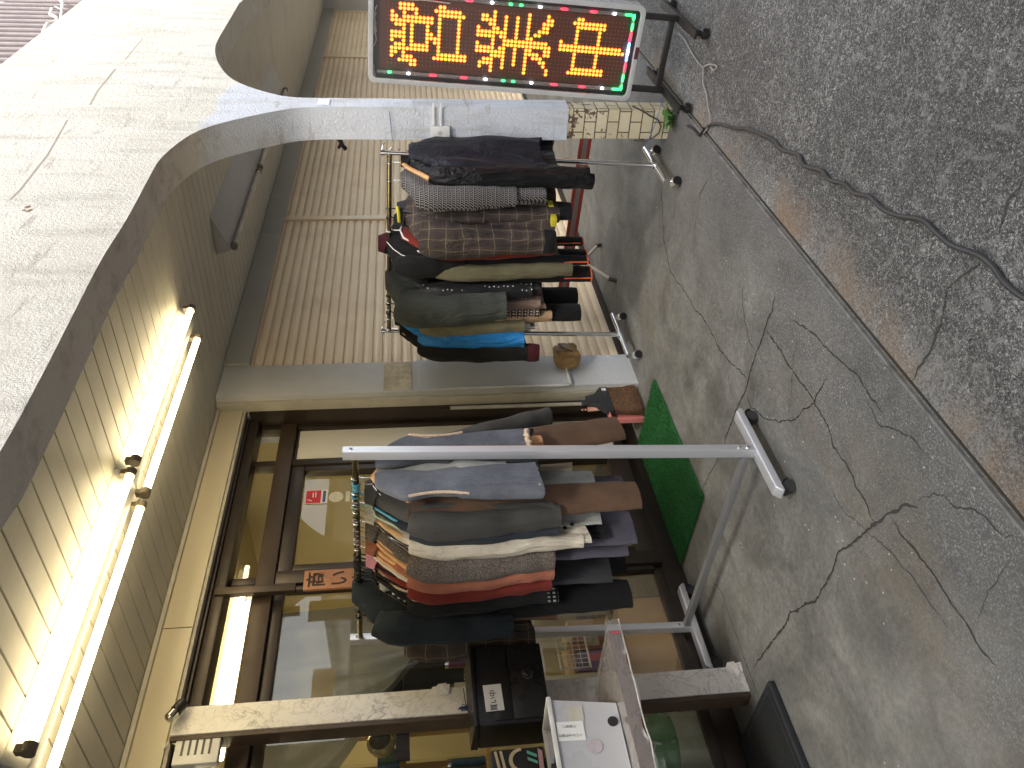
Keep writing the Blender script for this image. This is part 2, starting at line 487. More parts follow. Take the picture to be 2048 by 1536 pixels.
# pavement: a concrete slab with a real nose towards the road
m = MB()
z1, z2 = floor_z(KERB), floor_z(6.6)
m.add([(-20,KERB,z1),(40,KERB,z1),(40,6.6,z2),(-20,6.6,z2),(-20,KERB,z1-.2),(40,KERB,z1-.2)], [(0,1,2,3),(4,5,1,0)])
pav = tag(m.build('pavement', M_conc, fix=False), kind='structure')
# metal edging strip and open joint along the kerb
m = MB()
m.box(-20, 40, KERB-.013, KERB-.002, z1-.05, z1+.001)
M_edge = plain('worn_grey_edging', (.17,.17,.165), .6, var=.5, scale=14)
m.build('edging_strip', M_edge, pav)
m = MB()
m.box(-20, 40, KERB-.0285, KERB-.0205, z1-.05, z1-.0095)
m.build('joint_gap', plain('joint_dirt', (.03,.028,.02), .95), pav)

# cracks in the concrete, traced on the real floor plane as thin dark ribbons with ragged edges
M_crack = plain('crack_dirt', (.045,.042,.036), .95)
rc = random.Random(3)
def crack(px, wid, dz=.0018, name='crack', parent=pav, mat=M_crack):
    P = [onF(*p) for p in px]
    pts = []
    for a, b in zip(P, P[1:]):
        n = max(2, int((b-a).length/.012))
        for k in range(n):
            t = k/n; q = a.lerp(b, t)
            pts.append(q)
    pts.append(P[-1])
    L = []
    off = 0
    for i, q in enumerate(pts):
        t = (pts[min(i+1,len(pts)-1)]-pts[max(i-1,0)]).normalized(); s = Vector((t.y,-t.x,0))
        off = off*.75 + rc.uniform(-1,1)*.0045
        e = min(1, i/6, (len(pts)-1-i)/6)+.15
        ww = wid*(.45+.9*rc.random())*min(1, e)
        cpt = q + s*off
        L.append((cpt+s*ww, cpt-s*ww))
    m = MB()
    for (a, b) in L:
        m.v += [Vector((a.x,a.y,floor_z(a.y)+dz)), Vector((b.x,b.y,floor_z(b.y)+dz))]
    for i in range(len(L)-1): m.f.append((2*i, 2*i+1, 2*i+3, 2*i+2))
    return m.build(name, mat, parent, fix=False)
crack([(1510,1335),(1530,1300),(1560,1262),(1582,1224),(1632,1200),(1668,1140),(1676,1105),(1705,1085),(1752,1045),(1785,1020),(1812,1008),(1840,1018)], .0050)
crack([(1502,1345),(1478,1400)], .002)
crack([(1750,1048),(1730,1000),(1712,970),(1700,940),(1668,890),(1650,840),(1632,808),(1600,760),(1560,700),(1531,655)], .0030)
crack([(1446,900),(1453,870),(1476,810),(1490,785),(1497,760),(1512,710),(1531,655),(1545,620),(1552,590)], .0040)
crack([(1494,785),(1505,815),(1530,838),(1560,847),(1590,838),(1615,815),(1630,800),(1655,745)], .0032)
crack([(1497,760),(1462,724),(1436,690),(1418,655),(1392,620),(1375,590),(1340,540),(1328,480),(1326,430),(1322,360)], .0026)
crack([(1446,900),(1420,950),(1405,980)], .003)
crack([(1785,1040),(1812,1080),(1850,1125),(1880,1170),(1905,1210),(1930,1245),(1960,1290),(2000,1340)], .0028)
crack([(1812,1075),(1835,1100),(1850,1130)], .0022)
crack([(1512,705),(1500,680),(1490,640),(1485,600),(1488,560)], .0018)
crack([(1395,425),(1400,390),(1417,355)], .0022)
crack([(1388,470),(1394,430)], .0018)
crack([(1660,970),(1690,1030),(1760,1080),(1830,1160),(1900,1260)], .0013)
crack([(1880,985),(1910,1010),(1950,1020),(1985,1050),(2010,1075),(2030,1070)], .0028)
crack([(1830,1000),(1870,990),(1905,1000)], .0016)
crack([(1420,1150),(1442,1180),(1455,1220),(1480,1290),(1500,1345),(1520,1400)], .0020)
crack([(1585,640),(1620,660),(1660,705),(1700,740),(1720,760),(1750,800),(1770,835)], .0030)
crack([(1736,800),(1760,850),(1820,870),(1850,905)], .0022)
crack([(2030,1120),(1975,1180),(1955,1250)], .0012)
crack([(1578,840),(1583,780),(1586,730),(1597,660)], .0012)
# asphalt cracks
for px, wd in (([(1815,770),(1830,735),(1860,690),(1868,655),(1895,640)], .004), ([(1958,490),(1950,530),(1890,580),(1870,660)], .003),
               ([(2048,350),(2010,400),(2000,440),(1985,470)], .0045), ([(1500,470),(1516,400),(1520,380)], .003)):
    crack(px, wd, -.0095, parent=None, mat=M_crack).name = 'road_crack'
for o in list(C.objects):
    if o.name.startswith('road_crack'): o.parent = bpy.data.objects['road']; o.name = 'crack'

# ------------------------------------------------------------------ white concrete arcade front (column + arches)
m = MB()
FY0, FY1 = 1.48, 1.655
left = [(0,903),(34,845),(99,722),(154,613),(205,513),(253,441),(301,349),(321,314),(376,270),(427,249),(513,229),(598,219),(697,217)]
L = [(onY(x, y, FY0).x, onY(x, y, FY0).z) for x, y in left]
right = [(697,197),(663,197),(581,195.5),(530,184),(490,171),(461,157),(443,138),(432,117),(429,97),(435,80),(447,60),(460,38),(478,7)]
Rr = [(onY(x, y, FY0).x, onY(x, y, FY0).z) for x, y in right]
COLX0, COLX1 = 4.362, 4.498
L[-1] = (COLX0, L[-1][1]); Rr[0] = (COLX1, Rr[0][1]); Rr[1] = (COLX1+.002, Rr[1][1]); L[-2] = (COLX0-.004, L[-2][1])
zt = 2.232
per = 5.60
gz = -1.60
def smooth_pts(P, it=2):
    for _ in range(it):
        Q = [P[0]]
        for a, b in zip(P, P[1:]):
            Q.append((a[0]*.75+b[0]*.25, a[1]*.75+b[1]*.25)); Q.append((a[0]*.25+b[0]*.75, a[1]*.25+b[1]*.75))
        Q.append(P[-1]); P = Q
    return P
L = smooth_pts(L); Rr = smooth_pts(Rr)
TB = -.868   # below this the column shows its old tiles
def arcs(shift): # right-hand shoulder of one bay, the column, the left-hand shoulder of the next bay
    out = [(p[0]+shift, p[1]) for p in L]
    out += [(COLX0+shift, TB), (COLX1+shift, TB)]
    out += [(p[0]+shift, p[1]) for p in Rr]
    return out
poly = [(-5.2, zt)]
low = []
for k in (-1, 0, 1, 2):
    if k == -1: low += [(-5.2, 1.07)]
    seg = arcs(per*k)
    if k < 2: low += seg
    else: low += seg[:len(L)] + [(COLX0+per*k, TB), (COLX1+per*k, TB), (COLX1+per*k, zt)]
# keep x monotone between bays
flat = [low[0]]
for p in low[1:]: flat.append(p)
poly = flat + [(-5.2, zt)]
m.prism(poly, FY0, FY1, 'y')
arch = m.build('arcade_front', M_arch, smooth=True, angle=40)
tag(arch, 'white rendered concrete arcade front with rounded arches meeting in a slim column', 'arcade wall')
for k in (-1, 0, 1, 2):
    m = MB(); m.box(COLX0+.006+per*k, COLX1-.006+per*k, FY0+.006, FY1-.006, gz, TB)
    tb = m.build('tiled_base', M_tile, arch, bevel=.004)
# formwork joints and a chip on the fascia
m = MB()
def fascia_line(px, wd):
    P = [onY(x, y, FY0) for x, y in px]
    for a, b in zip(P, P[1:]):
        n = 8
        for k in range(n):
            q0 = a.lerp(b, k/n); q1 = a.lerp(b, (k+1.0)/n)
            j0 = 0; ww = wd*rc.uniform(.8,1.15)
            i = len(m.v)
            m.v += [Vector((q0.x, FY0-.0015, q0.z+j0-ww)), Vector((q1.x, FY0-.0015, q1.z+j0-ww)), Vector((q1.x, FY0-.0015, q1.z+j0+ww)), Vector((q0.x, FY0-.0015, q0.z+j0+ww))]
            m.f.append((i, i+1, i+2, i+3))
for px_, w__ in (([(286,77),(250,120)], .0025), ([(231,138),(195,182),(180,210)], .0045), ([(135,240),(95,310),(75,335),(40,380),(20,400)], .003)):
    m = MB(); fascia_line(px_, w__)
    m.build('formwork_line', plain('formwork_line_stain', (.44,.40,.34), .9), arch, fix=False)
m = MB()
p = onY(55, 418, FY0)
for i in range(5):
    q = p + Vector((rc.uniform(-.02,.02), 0, rc.uniform(-.02,.02)))
    m.lathe([(.001,-.002),(.006+.009*rc.random(),-.001),(.004,.002),(.001,.003)], 5, Matrix.Translation((q.x,FY0-.001,q.z)) @ Matrix.Rotation(R(90),4,'X'))
m.build('spall', plain('spalled_concrete', (.30,.23,.17), .95), arch, smooth=True)

# ------------------------------------------------------------------ canopy ceiling of boards
CZ = 1.165
m = MB()
x = -3.0
pitch = .1105
xs = 2.514 - 60*pitch
x = xs
while x < 14:
    m.box(x+.004, x+pitch-.004, FY1, 3.135, CZ, CZ+.012)
    x += pitch
cei = m.build('canopy_ceiling', M_ceil, bevel=.0015, seg=1)
tag(cei, 'boarded canopy ceiling over the shop pavement, narrow painted boards with dark grooves', 'canopy')
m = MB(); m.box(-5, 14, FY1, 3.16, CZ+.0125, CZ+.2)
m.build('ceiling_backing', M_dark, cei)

# ------------------------------------------------------------------ shop front
shop = thing('shopfront', 'glazed shop front in brown aluminium frames, lit yellow inside, under a tan fascia', 'shop front')
def sp(name, mat, boxes, bevel=0.0, parent=shop):
    if name in ('mullion', 'transom_mullion'):
        for bb in boxes: solid(name, mat, [bb], parent, bevel)
    else: return solid(name, mat, boxes, parent, bevel)
HB = 1.016
sp('fascia_board', M_header, [(-3, 3.955, 3.14, 3.168, HB, CZ-.004)], .004)
sp('fascia_trim', M_trim, [(-3, 3.955, 3.118, 3.1385, CZ-.022, CZ-.003), (-3, 3.955, 3.150, 3.19, HB-.016, HB-.001)], .002)
sp('fascia_seam', M_dark, [(2.4025, 2.4045, 3.1375, 3.1398, HB+.002, CZ-.024)])
FR0, FR1 = 3.27, 3.33
M_bz = M_bronze
# outer frame
sp('frame', M_bz, [(-3, 3.935, 3.20, 3.34, .985, 1.075), (3.936, 3.9535, 3.15, 3.34, -1.36, .985),
                   (-3, 3.934, 3.215, 3.33, .930, .983)], .004)
sp('transom_rail', M_bronze2, [(-3, 3.934, FR0-.02, FR1, .715, .805)], .004)
sp('transom_mullion', M_bz, [(3.585, 3.625, FR0, FR1, .807, .928), (2.735, 2.775, FR0, FR1, .807, .928), (1.30,1.34,FR0,FR1,.807,.928), (3.905, 3.934, FR0, FR1, .807, .928)], .003)
sp('mullion', M_bz, [(3.575, 3.622, FR0-.01, FR1, -1.24, .713), (2.72, 2.80, FR0-.01, FR1, -1.24, .713), (3.905, 3.9345, FR0-.005, FR1, -1.24, .713),
                     (1.27, 1.35, FR0-.01, FR1, -1.24, .713)], .003)
sp('door_rail', M_bz, [(2.802, 3.573, FR0, FR1-.01, .640, .7125), (2.802, 2.845, FR0, FR1-.01, -1.12, .638), (3.53, 3.573, FR0, FR1-.01, -1.12, .638),
                       (2.802, 3.573, FR0, FR1-.01, -1.238, -1.122)], .003)
sp('window_rail', M_bz, [(1.352, 2.718, FR0+.005, FR1-.01, .665, .7125), (1.352, 1.38, FR0+.005, FR1-.01, -1.19, .663), (2.69, 2.718, FR0+.005, FR1-.01, -1.19, .663),
                         (1.352, 2.718, 3.292, FR1-.003, -1.238, -1.19), (3.624, 3.903, FR0+.005, FR1-.01, -1.238, -1.19), (3.624,3.903,FR0+.005,FR1-.01,.70,.7125)], .003)
sp('sill', M_bz, [(-3, 3.934, 3.317, 3.36, -1.355, -1.242)], .004)
sp('sill_step', M_conc, [(-3, 3.93, 3.361, 3.42, -1.40, -1.347)], .004)
def pane(x0, x1, z0, z1, y=3.305):
    mm = MB(); mm.add([(x0,y,z0),(x1,y,z0),(x1,y,z1),(x0,y,z1)], [(0,1,2,3)])
    return mm.build('pane', M_glass, shop, fix=False)
for a in ((2.84,3.535,-1.125,.642),(1.375,2.695,-1.195,.668),(3.62,3.91,-1.195,.703),(2.77,3.59,.80,.93),(1.335,2.74,.80,.93),(3.62,3.91,.80,.93),(-3,1.275,-1.24,.715),(-3,1.305,.80,.93)):
    pane(*a)
# slim upright light-brown batten in front of the glass, carrying the wooden sign
bx = onY(530, 1172, 3.2).x
sp('batten', M_bronze2, [(bx-.03, bx+.012, 3.205, 3.235, .60, .975)], .002)
# white board taped behind the narrow right pane
wb = solid('white_board', plain('white_board_card', (.80,.76,.66), .6, var=.02), [(3.636,3.902,3.288,3.297,-1.185,.698)], None, .001)
tag(wb, 'tall white board filling the narrow window at the right end of the shop front', 'board')
mt = plain('grey_tape', (.30,.30,.30), .4)
for (px, py) in ((594,893),(592,858)):
    q = onY(px, py, 3.29)
    solid('tape', mt, [(q.x-.018,q.x+.018,3.2865,3.2875,q.z-.012,q.z+.012)], wb)

# ------------------------------------------------------------------ pillar between shop and shutter
PX0, PX1, PY = 3.955, 4.262, 3.05
pil = thing('pillar', 'grey white rendered pillar between the shop window and the shutter, with a bare patch', 'pillar')
m = MB()
m.box(PX0, PX1, PY, 3.42, -1.42, CZ-.002)
pb = m.build('shaft', M_pillar, pil, bevel=.006)
# thicker newer render coat with a missing patch
m = MB()
m.box(PX0-.006, PX1-.004, PY-.012, PY-.001, -1.42, -.02)
m.build('render_coat', mat_stucco('new_blue_white_render', [(.55,.58,.62),(.64,.66,.70)], 90, False, .6), pil, bevel=.003)
m = MB(); m.box(PX0+.012, PX1-.012, PY-.004, PY-.001, .02, .19)
m.build('bare_patch', plain('bare_plaster', (.56,.50,.36), .9, var=.25, scale=25, dirt=(.14,.10,.06), bump=.5), pil)
sp('reveal_trim', M_trim, [(3.932, 3.9535, 3.085, 3.149, -1.36, CZ-.006)], .003, parent=pil)
cd = MB(); r1 = .011
zc = onY(1132, 740, PY).z
cd.tube([(PX1-.0, PY-.02, zc), (PX0+.01, PY-.02, zc), (PX0-.012, PY-.02, zc), ], r1, 10)
cd.tube([(PX0-.012, PY-.02, zc+.012), (PX0-.012, PY-.018, -.20)], r1, 10)
cd.build('conduit', plain('painted_conduit', (.55,.56,.57), .5), pil, smooth=True)

# ------------------------------------------------------------------ roller shutter
M_sh = M_shut
sh = thing('roller_shutter', 'closed beige slatted roller shutter behind the second clothes rack', 'shutter')
SY = 3.09
def shutter_bay(x0, x1):
    mm = MB()
    z = -1.335; pz = .0615
    prof = []
    while z < 1.01:
        prof += [(0, z), (-.010, z+.006), (-.013, z+pz*.5), (-.010, z+pz-.012), (0, z+pz-.006), (.006, z+pz-.004), (.006, z+pz-.001)]
        z += pz
    vs = []; fs = []
    for d, zz in prof: vs += [(x0, SY+d, zz), (x1, SY+d, zz)]
    for i in range(len(prof)-1): fs.append((2*i, 2*i+1, 2*i+3, 2*i+2))
    mm.add(vs, fs)
    mm.build('slats', M_sh, sh, fix=False)
mull = [4.262, 6.34, 8.62, 10.9, 13.2]
for a, b in zip(mull, mull[1:]): shutter_bay(a+.03 if a > 4.3 else a, b-.03)
for x in mull[1:]: solid('guide_rail', M_sh, [(x-.034, x+.034, SY-.03, SY+.02, -1.37, 1.012)], sh, .004)
solid('bottom_rail', M_bz, [(4.264, 13.2, SY-.02, SY+.02, -1.385, -1.334)], sh, .003)
solid('shutter_box', plain('grey_shutter_box', (.36,.35,.31), .5, var=.05, scale=2), [(4.264, 6.02, 3.03, 3.2, 1.012, CZ-.003), (6.024, 8.6, 3.03, 3.2, 1.012, CZ-.003), (8.604, 13.2, 3.03, 3.2, 1.012, CZ-.003)], sh, .003)
solid('back_panel', M_dark, [(4.27, 13.2, SY+.021, SY+.1, -1.40, 1.012)], sh)
w2 = solid('end_wall', M_pillar, [(13.2, 13.4, 1.655, 3.3, -1.6, CZ-.002)], None)
tag(w2, 'plain rendered wall closing the far end of the covered pavement', 'wall')

# ------------------------------------------------------------------ post wrapped in marble film
mp = thing('marble_post', 'square post wrapped in marble-patterned film in front of the shop window', 'post')
m = MB(); m.box(1.865, 1.985, 3.10, 3.175, -1.415, HB-.02); m.build('film_wrap', M_marble, mp, bevel=.004)
m = MB(); m.box(1.845, 1.8635, 3.105, 3.185, -1.41, HB-.02); m.build('rear_edge', plain('brown_post_edge', (.07,.045,.03), .5), mp, bevel=.002)
# torn film at the foot and side
for zc0, s in ((-.08, 1), (-1.34, 1.2)):
    m = MB()
    for k in range(5):
        a = (1.985+rc.uniform(-.004,.012)*s, 3.094-rc.uniform(0,.012), zc0+rc.uniform(-.05,.05))
        m.add([a, (a[0]-.03*s, 3.0965, a[2]+.02), (a[0]-.035*s, 3.097, a[2]-.03), (a[0]+.004, 3.088, a[2]-.035)], [(0,1,2,3)])
    m.build('torn_film', M_marble, mp)

# ------------------------------------------------------------------ ceiling light fittings
M_tube = emis('lit_fluorescent_tube', TUBE_COL, TUBE_STRENGTH)
M_tubeoff = plain('unlit_tube', (.48,.42,.33), .4, var=.2)
M_fit = plain('white_enamel_fitting', (.62,.60,.52), .45, var=.04)
M_fitg = plain('grey_enamel_fitting', (.42,.42,.41), .5, var=.05)
M_sock = plain('brown_lamp_socket', (.16,.13,.09), .6, var=.3)
def fitting(label, x0, x1, yc, lit, group, tubes):
    t = thing('ceiling_light', label, 'light fitting', (x0, yc, CZ), 0, group)
    m = MB(); L_ = x1-x0
    if lit: m.prism([(-.088, -.001), (.088, -.001), (.030, -.052), (-.030, -.052)], 0, L_, 'x')
    else: m.prism([(-.15, -.001), (.10, -.001), (.075, -.085), (.045, -.085)], 0, L_, 'x')
    m.build('body', M_fit if lit else M_fitg, t, bevel=.003)
    zt2 = -.066 if lit else -.105
    for yy in tubes:
        m = MB(); m.tube([(.05, yy, zt2), (L_-.05, yy, zt2)], .0155, 14)
        m.build('tube', M_tube if lit else M_tubeoff, t, smooth=True, angle=60)
        for xx in (.035, L_-.035):
            m = MB(); m.tube([(xx-.016, yy, zt2), (xx+.016, yy, zt2)], .021, 12)
            m.box(xx-.012, xx+.012, yy-.012, yy+.012, zt2+.006, zt2+.036)
            m.build('socket', M_sock, t, smooth=True)
    return t
yc = 2.345
tb_ = (-.088, .088)
fitting('lit twin tube fitting on the canopy ceiling, near end above the mailbox', 1.315, 2.50, yc, True, 'lit ceiling lights', tb_)
fitting('lit twin tube fitting on the canopy ceiling, the one further from the mailbox', 2.502, 3.69, yc, True, 'lit ceiling lights', tb_)
fitting('unlit grey tube fitting on the canopy ceiling beyond the lit ones', 4.60, 5.80, 2.36, False, 'unlit ceiling lights', (.062,))
fitting('unlit grey tube fitting seen through the second arch right of the column', 5.803, 7.6, 2.36, False, 'unlit ceiling lights', (.062,))

# ------------------------------------------------------------------ room behind the glass
room = thing('shop_interior', 'yellow walled shop room seen through the glass', 'room')
RX0, RX1, RY1 = -1.0, 4.4, 5.6
fl = floor_z(3.42)
solid('back_wall', M_wallin, [(RX0, RX1, RY1, RY1+.1, fl, 1.35)], room)
solid('side_wall', M_wallin, [(RX1, RX1+.1, 3.42, RY1, fl, 1.35), (RX0-.1, RX0, 3.42, RY1, fl, 1.35)], room)
solid('room_ceiling', M_wallin, [(RX0, RX1, 3.42, RY1, 1.25, 1.35)], room)
tag(solid('shop_floor', plain('shop_floor_vinyl', (.16,.15,.12), .5), [(RX0, RX1, 3.421, RY1, fl-.1, fl+.01)], None), kind='structure')
def roomlight(x, y, lab):
    t = thing('room_light', lab, 'light fitting', (x, y, 1.25), 0, 'lights inside the shop')
    m = MB(); m.prism([(-.11,-.001),(.11,-.001),(.05,-.05),(-.05,-.05)], 0, 1.2, 'x'); m.build('body', M_fit, t)
    for yy in (-.08,.08):
        m = MB(); m.tube([(.04,yy,-.066),(1.16,yy,-.066)], .016, 10); m.build('tube', emis('lit_room_tube', (1,.84,.50), 5.5), t, smooth=True)
roomlight(.9, 4.4, 'lit tube fitting on the shop ceiling over the left part of the room')
roomlight(2.6, 4.6, 'lit tube fitting on the shop ceiling over the right part of the room')

# ------------------------------------------------------------------ upper floor railing and wall above the fascia
rail = thing('balcony_railing', 'row of thin pale upright bars above the white fascia', 'railing')
m = MB(); x = 3.6
while x < 10:
    m.tube([(x, 1.66, 2.10), (x, 1.66, 3.4)], .011, 6); x += .118
m.build('bar', plain('pale_rail_paint', (.36,.31,.31), .5), rail, smooth=True)
solid('top_bar', plain('pale_rail_paint', (.36,.31,.31)), [(3.6,10,1.645,1.675,3.4,3.44),(3.6,10,1.645,1.675,2.08,2.11)], rail)
uw = thing('upper_wall', 'dull upper storey wall with dark window behind the pale bars', 'wall')
solid('wall_panel', plain('pinkish_grey_siding', (.11,.088,.083), .8, var=.2), [(2, 16, 3.0, 3.1, 2.0, 5.5)], uw)
solid('brown_panel', plain('brown_siding', (.09,.055,.04), .7, var=.3), [(5.6,6.6,2.96,2.999,2.2,2.8),(7.0,7.9,2.96,2.999,2.1,2.7)], uw, .01)
solid('dark_window', plain('dark_pane', (.02,.017,.022), .2), [(8.6,11,2.97,2.999,2.5,3.7),(5.0,6.3,2.97,2.999,2.9,3.6)], uw)
solid('balcony_floor', M_ceil, [(-5, 14, 1.655, 3.2, 1.9, 2.05)], uw)
wr = MB()
pp = [(120,0),(125,6),(124,20),(110,14),(104,17),(100,28),(112,34),(113,40),(107,44),(95,46),(90,55),(84,70)]
wr.tube([onY(x, y, 1.62) for x, y in pp], .011, 6)
wr.tube([onY(x, y, 1.62) for x, y in [(125,6),(123,25),(120,42)]], .009, 6)
tag(wr.build('bent_wire', plain('white_wire', (.75,.72,.68), .4), None, smooth=True), 'bent white wire hooked over the top of the white fascia', 'wire')

# ------------------------------------------------------------------ buildings across the street (they show only as reflections and as shade)
def house(label, x0, x1, y0, y1, h, col, roof, sign=None, gable=0):
    t = thing('street_building', label, 'building', (0,0,0), 0, 'buildings across the street')
    g = floor_z(-1)-.05
    m = MB(); m.box(x0, x1, y0, y1, g, h); m.build('wall', plain('wall_'+label[:12].replace(' ', '_'), col, .8, var=.1, scale=2), t)
    m = MB()
    if gable:
        m.prism([(x0-.3,h),(x1+.3,h),((x0+x1)/2,h+gable)], y0-.3, y1+.3, 'y')
    else: m.box(x0-.1,x1+.1,y0-.1,y1+.1,h,h+.2)
    m.build('roof', plain('roof_'+label[:12].replace(' ', '_'), roof, .7), t)
    wm = plain('dark_street_window', (.03,.035,.04), .15)
    x = x0+.7
    while x < x1-1.2:
        for zz in (.9, 3.4):
            if zz+1.1 < h: solid('window', wm, [(x, x+1.0, y1+.001, y1+.04, zz, zz+1.0)], t)
        solid('shop_opening', wm, [(x-.2, x+1.2, y1+.001, y1+.04, g+.1, g+1.9)], t)
        x += 2.1
    return t
house('tall grey building opposite', -14, -2.5, -11, -5.6, 8.7, (.30,.28,.26), (.1,.1,.1))
house('mauve brown house opposite', -2.3, 4.5, -11, -5.6, 8.7, (.26,.19,.17), (.12,.09,.08))
ob = house('low shop building opposite', 5.5, 15, -19, -12.0, 1.7, (.33,.28,.25), (.10,.08,.08))
gs = thing('orange_signboard', 'orange signboard on a pole across the street', 'sign', (0,0,0))
solid('board', plain('orange_sign_board', (.85,.36,.07), .5, var=.04), [(7.22, 7.92, -5.05, -4.98, 1.40, 1.74)], gs, .01)
m = MB(); m.tube([(7.8,-5.1,floor_z(-1)-.03),(7.8,-5.1,1.7)], .04, 12); m.build('pole', M_steel_dark, gs, smooth=True)
house('long pale building opposite', 15.3, 30, -19, -12, 2.6, (.36,.34,.32), (.12,.12,.12))

# ================================================================== OBJECTS ON THE PAVEMENT
def on_floor(x, y): return (x, y, floor_z(y))

def caster(parent, x, y, r=.024, mat=M_rubber, mat2=M_black, z=0, a=0):
    c = thing('caster', None, None); c.parent = parent; c.location = (x, y, z); c.rotation_euler = (0, 0, a)
    # hood with wheel below: two meshes under one part
    m = MB(); m.tube([(-.020,0,r), (.020,0,r)], r, 18); w_ = m.build('wheel', mat, c, smooth=True)
    m = MB()
    n = 12
    for sx in (-.024, .024):
        pass
    prof = [(math.cos(t)*(r+.004), r+math.sin(t)*(r+.006)) for t in [PI*k/n for k in range(n+1)]]
    inner = [(math.cos(t)*(r+.001), r+math.sin(t)*(r+.002)) for t in [PI*k/n for k in range(n+1)]][::-1]
    m.prism(prof+inner, -.026, .026, 'x')
    m.lathe([(.007, 2*r+.004), (.007, 2*r+.02)], 10)
    m.build('hood', mat2, c, smooth=True)
    return c

# ------------------------------------------------------------------ near rack: square aluminium posts, T feet, castors
rk = thing('garment_rack', 'silver aluminium clothes rack on grey castors in front of the shop window', 'clothes rack', on_floor(2.322, 2.15), 0, 'clothes racks', tilt=True)
RL = 1.125; RH = 1.69
for yy, nm in ((0.0, 'n'), (RL, 'f')):
    m = MB(); m.box(-.017, .017, yy-.02, yy+.02, .088, RH)
    m.build('upright', M_alu, rk, bevel=.002)
    m = MB(); m.box(-.0172, -.0170+.0001, yy-.006, yy+.006, .09, RH); 
    m = MB(); m.prism([(-.245,.055),(.245,.055),(.245,.066),(.225,.088),(-.225,.088),(-.245,.066)], yy-.024, yy+.024, 'y')
    m.build('foot', M_alu, rk, bevel=.006, seg=3)
    m = MB(); m.box(-.247,-.2452,yy-.0245,yy+.0245,.056,.068); m.box(.2452,.247,yy-.0245,yy+.0245,.056,.068)
    for sx in (-1, 1): caster(rk, sx*.205, yy, .0265, a=R(80 if sx > 0 else 60))
    m = MB()
    for zz in (.115, .150): m.tube([(-.0, yy-.0205, zz), (-.0, yy-.024, zz)], .007, 10)
    m.tube([(0, yy-.0205, RH-.03), (0, yy-.0235, RH-.03)], .006, 10)
    m.build('bolt', M_chrome, rk, smooth=True)
m = MB(); m.box(-.013, .013, .0205, RL-.0205, .098, .128); m.build('lower_bar', M_alu2, rk, bevel=.002)
m = MB(); m.tube([(0, .0205, RH-.045), (0, RL-.0205, RH-.045)], .0125, 16); m.build('hanging_rail', mat_metal('smoky_chrome_rail', (.30,.27,.20), .22), rk, smooth=True)
m = MB(); m.tube([(0, .15, RH-.045), (0, .19, RH-.045)], .0148, 16); m.build('blue_ring', plain('blue_plastic_ring', (.10,.42,.62), .35), rk, smooth=True)

# ------------------------------------------------------------------ far rack: chrome tube
r2 = thing('garment_rack', 'chrome tube clothes rack on small castors in front of the closed shutter', 'clothes rack', on_floor(4.222, 1.745), 0, 'clothes racks', tilt=True)
R2L = 1.12; R2H = 1.565
for yy in (0.0, R2L):
    m = MB(); m.tube([(0, yy, .10), (0, yy, .72)], .0145, 14); m.tube([(0, yy, .70), (0, yy, R2H)], .0115, 14)
    m.tube([(0, yy, R2H-.01), (0, yy, R2H+.012)], .0155, 14)
    m.build('upright', M_chrome, r2, smooth=True)
    m = MB(); m.tube([(-.235, yy, .085), (.235, yy, .085)], .0165, 14)
    m.tube([(-.03, yy, .088), (.03, yy, .088)], .021, 14)
    m.build('foot', M_chrome, r2, smooth=True)
    m = MB(); m.tube([(0, yy, R2H+.0), (.02, yy-.0, R2H+.008), (.035, yy-.03, R2H), (.028, yy-.05, R2H-.015)], .003, 8)
    m.build('end_hook', M_chrome, r2, smooth=True)
    for sx in (-1, 1): caster(r2, sx*.215, yy, .024, M_black, M_chrome, 0, R(40))
m = MB(); m.tube([(0, -.0, R2H-.035), (0, R2L, R2H-.035)], .0125, 14); m.build('hanging_rail', mat_metal('smoky_chrome_rail'), r2, smooth=True)
m = MB(); m.tube([(0,-.012,.98),(0,-.03,.98),(.02,-.04,1.03)], .004, 8); m.tube([(0,-.0,.78),(0,-.022,.78),(-.02,-.04,.84)], .005, 8)
m.build('height_clamp', M_chrome, r2, smooth=True)

# ------------------------------------------------------------------ folding table with red striped edge behind the far rack
tb = thing('folding_table', 'folding table with a red striped edge and beige legs behind the chrome rack', 'table', on_floor(4.95, 2.3), 0, tilt=True)
tb.location = (4.95, 2.3, floor_z(2.3)); tb.rotation_euler = (TILT, 0, 0)
m = MB(); m.box(-.20, -.03, -.62, .58, .335, .36); m.build('table_top', plain('grey_table_top', (.38,.34,.33), .5), tb, bevel=.003)
m = MB(); m.box(-.206, -.2005, -.62, .58, .331, .352); m.box(-.206, -.2005, -.62, .58, .382, .404); m.build('red_stripe', M_red, tb)
m = MB(); m.box(-.204, -.198, -.62, .58, .3525, .3815); m.build('edge_band', plain('greyish_pink_band', (.30,.25,.24), .5), tb)
M_beige = plain('beige_tube', (.55,.47,.38), .4); M_brn = plain('brown_rubber_foot', (.06,.035,.025), .6)
for yy in (-.5, .5):
    for sx in (-1, 1):
        lg = MB(); lg.tube([(.10-sx*.22, yy, .33), (.10+sx*.25, yy, .03)], .011, 10)
        l_ = lg.build('leg', M_beige, tb, smooth=True)
        ft = MB(); ft.tube([(.10+sx*.235, yy, .045), (.10+sx*.262, yy, .0)], .015, 10); ft.build('rubber_foot', M_brn, l_, smooth=True)

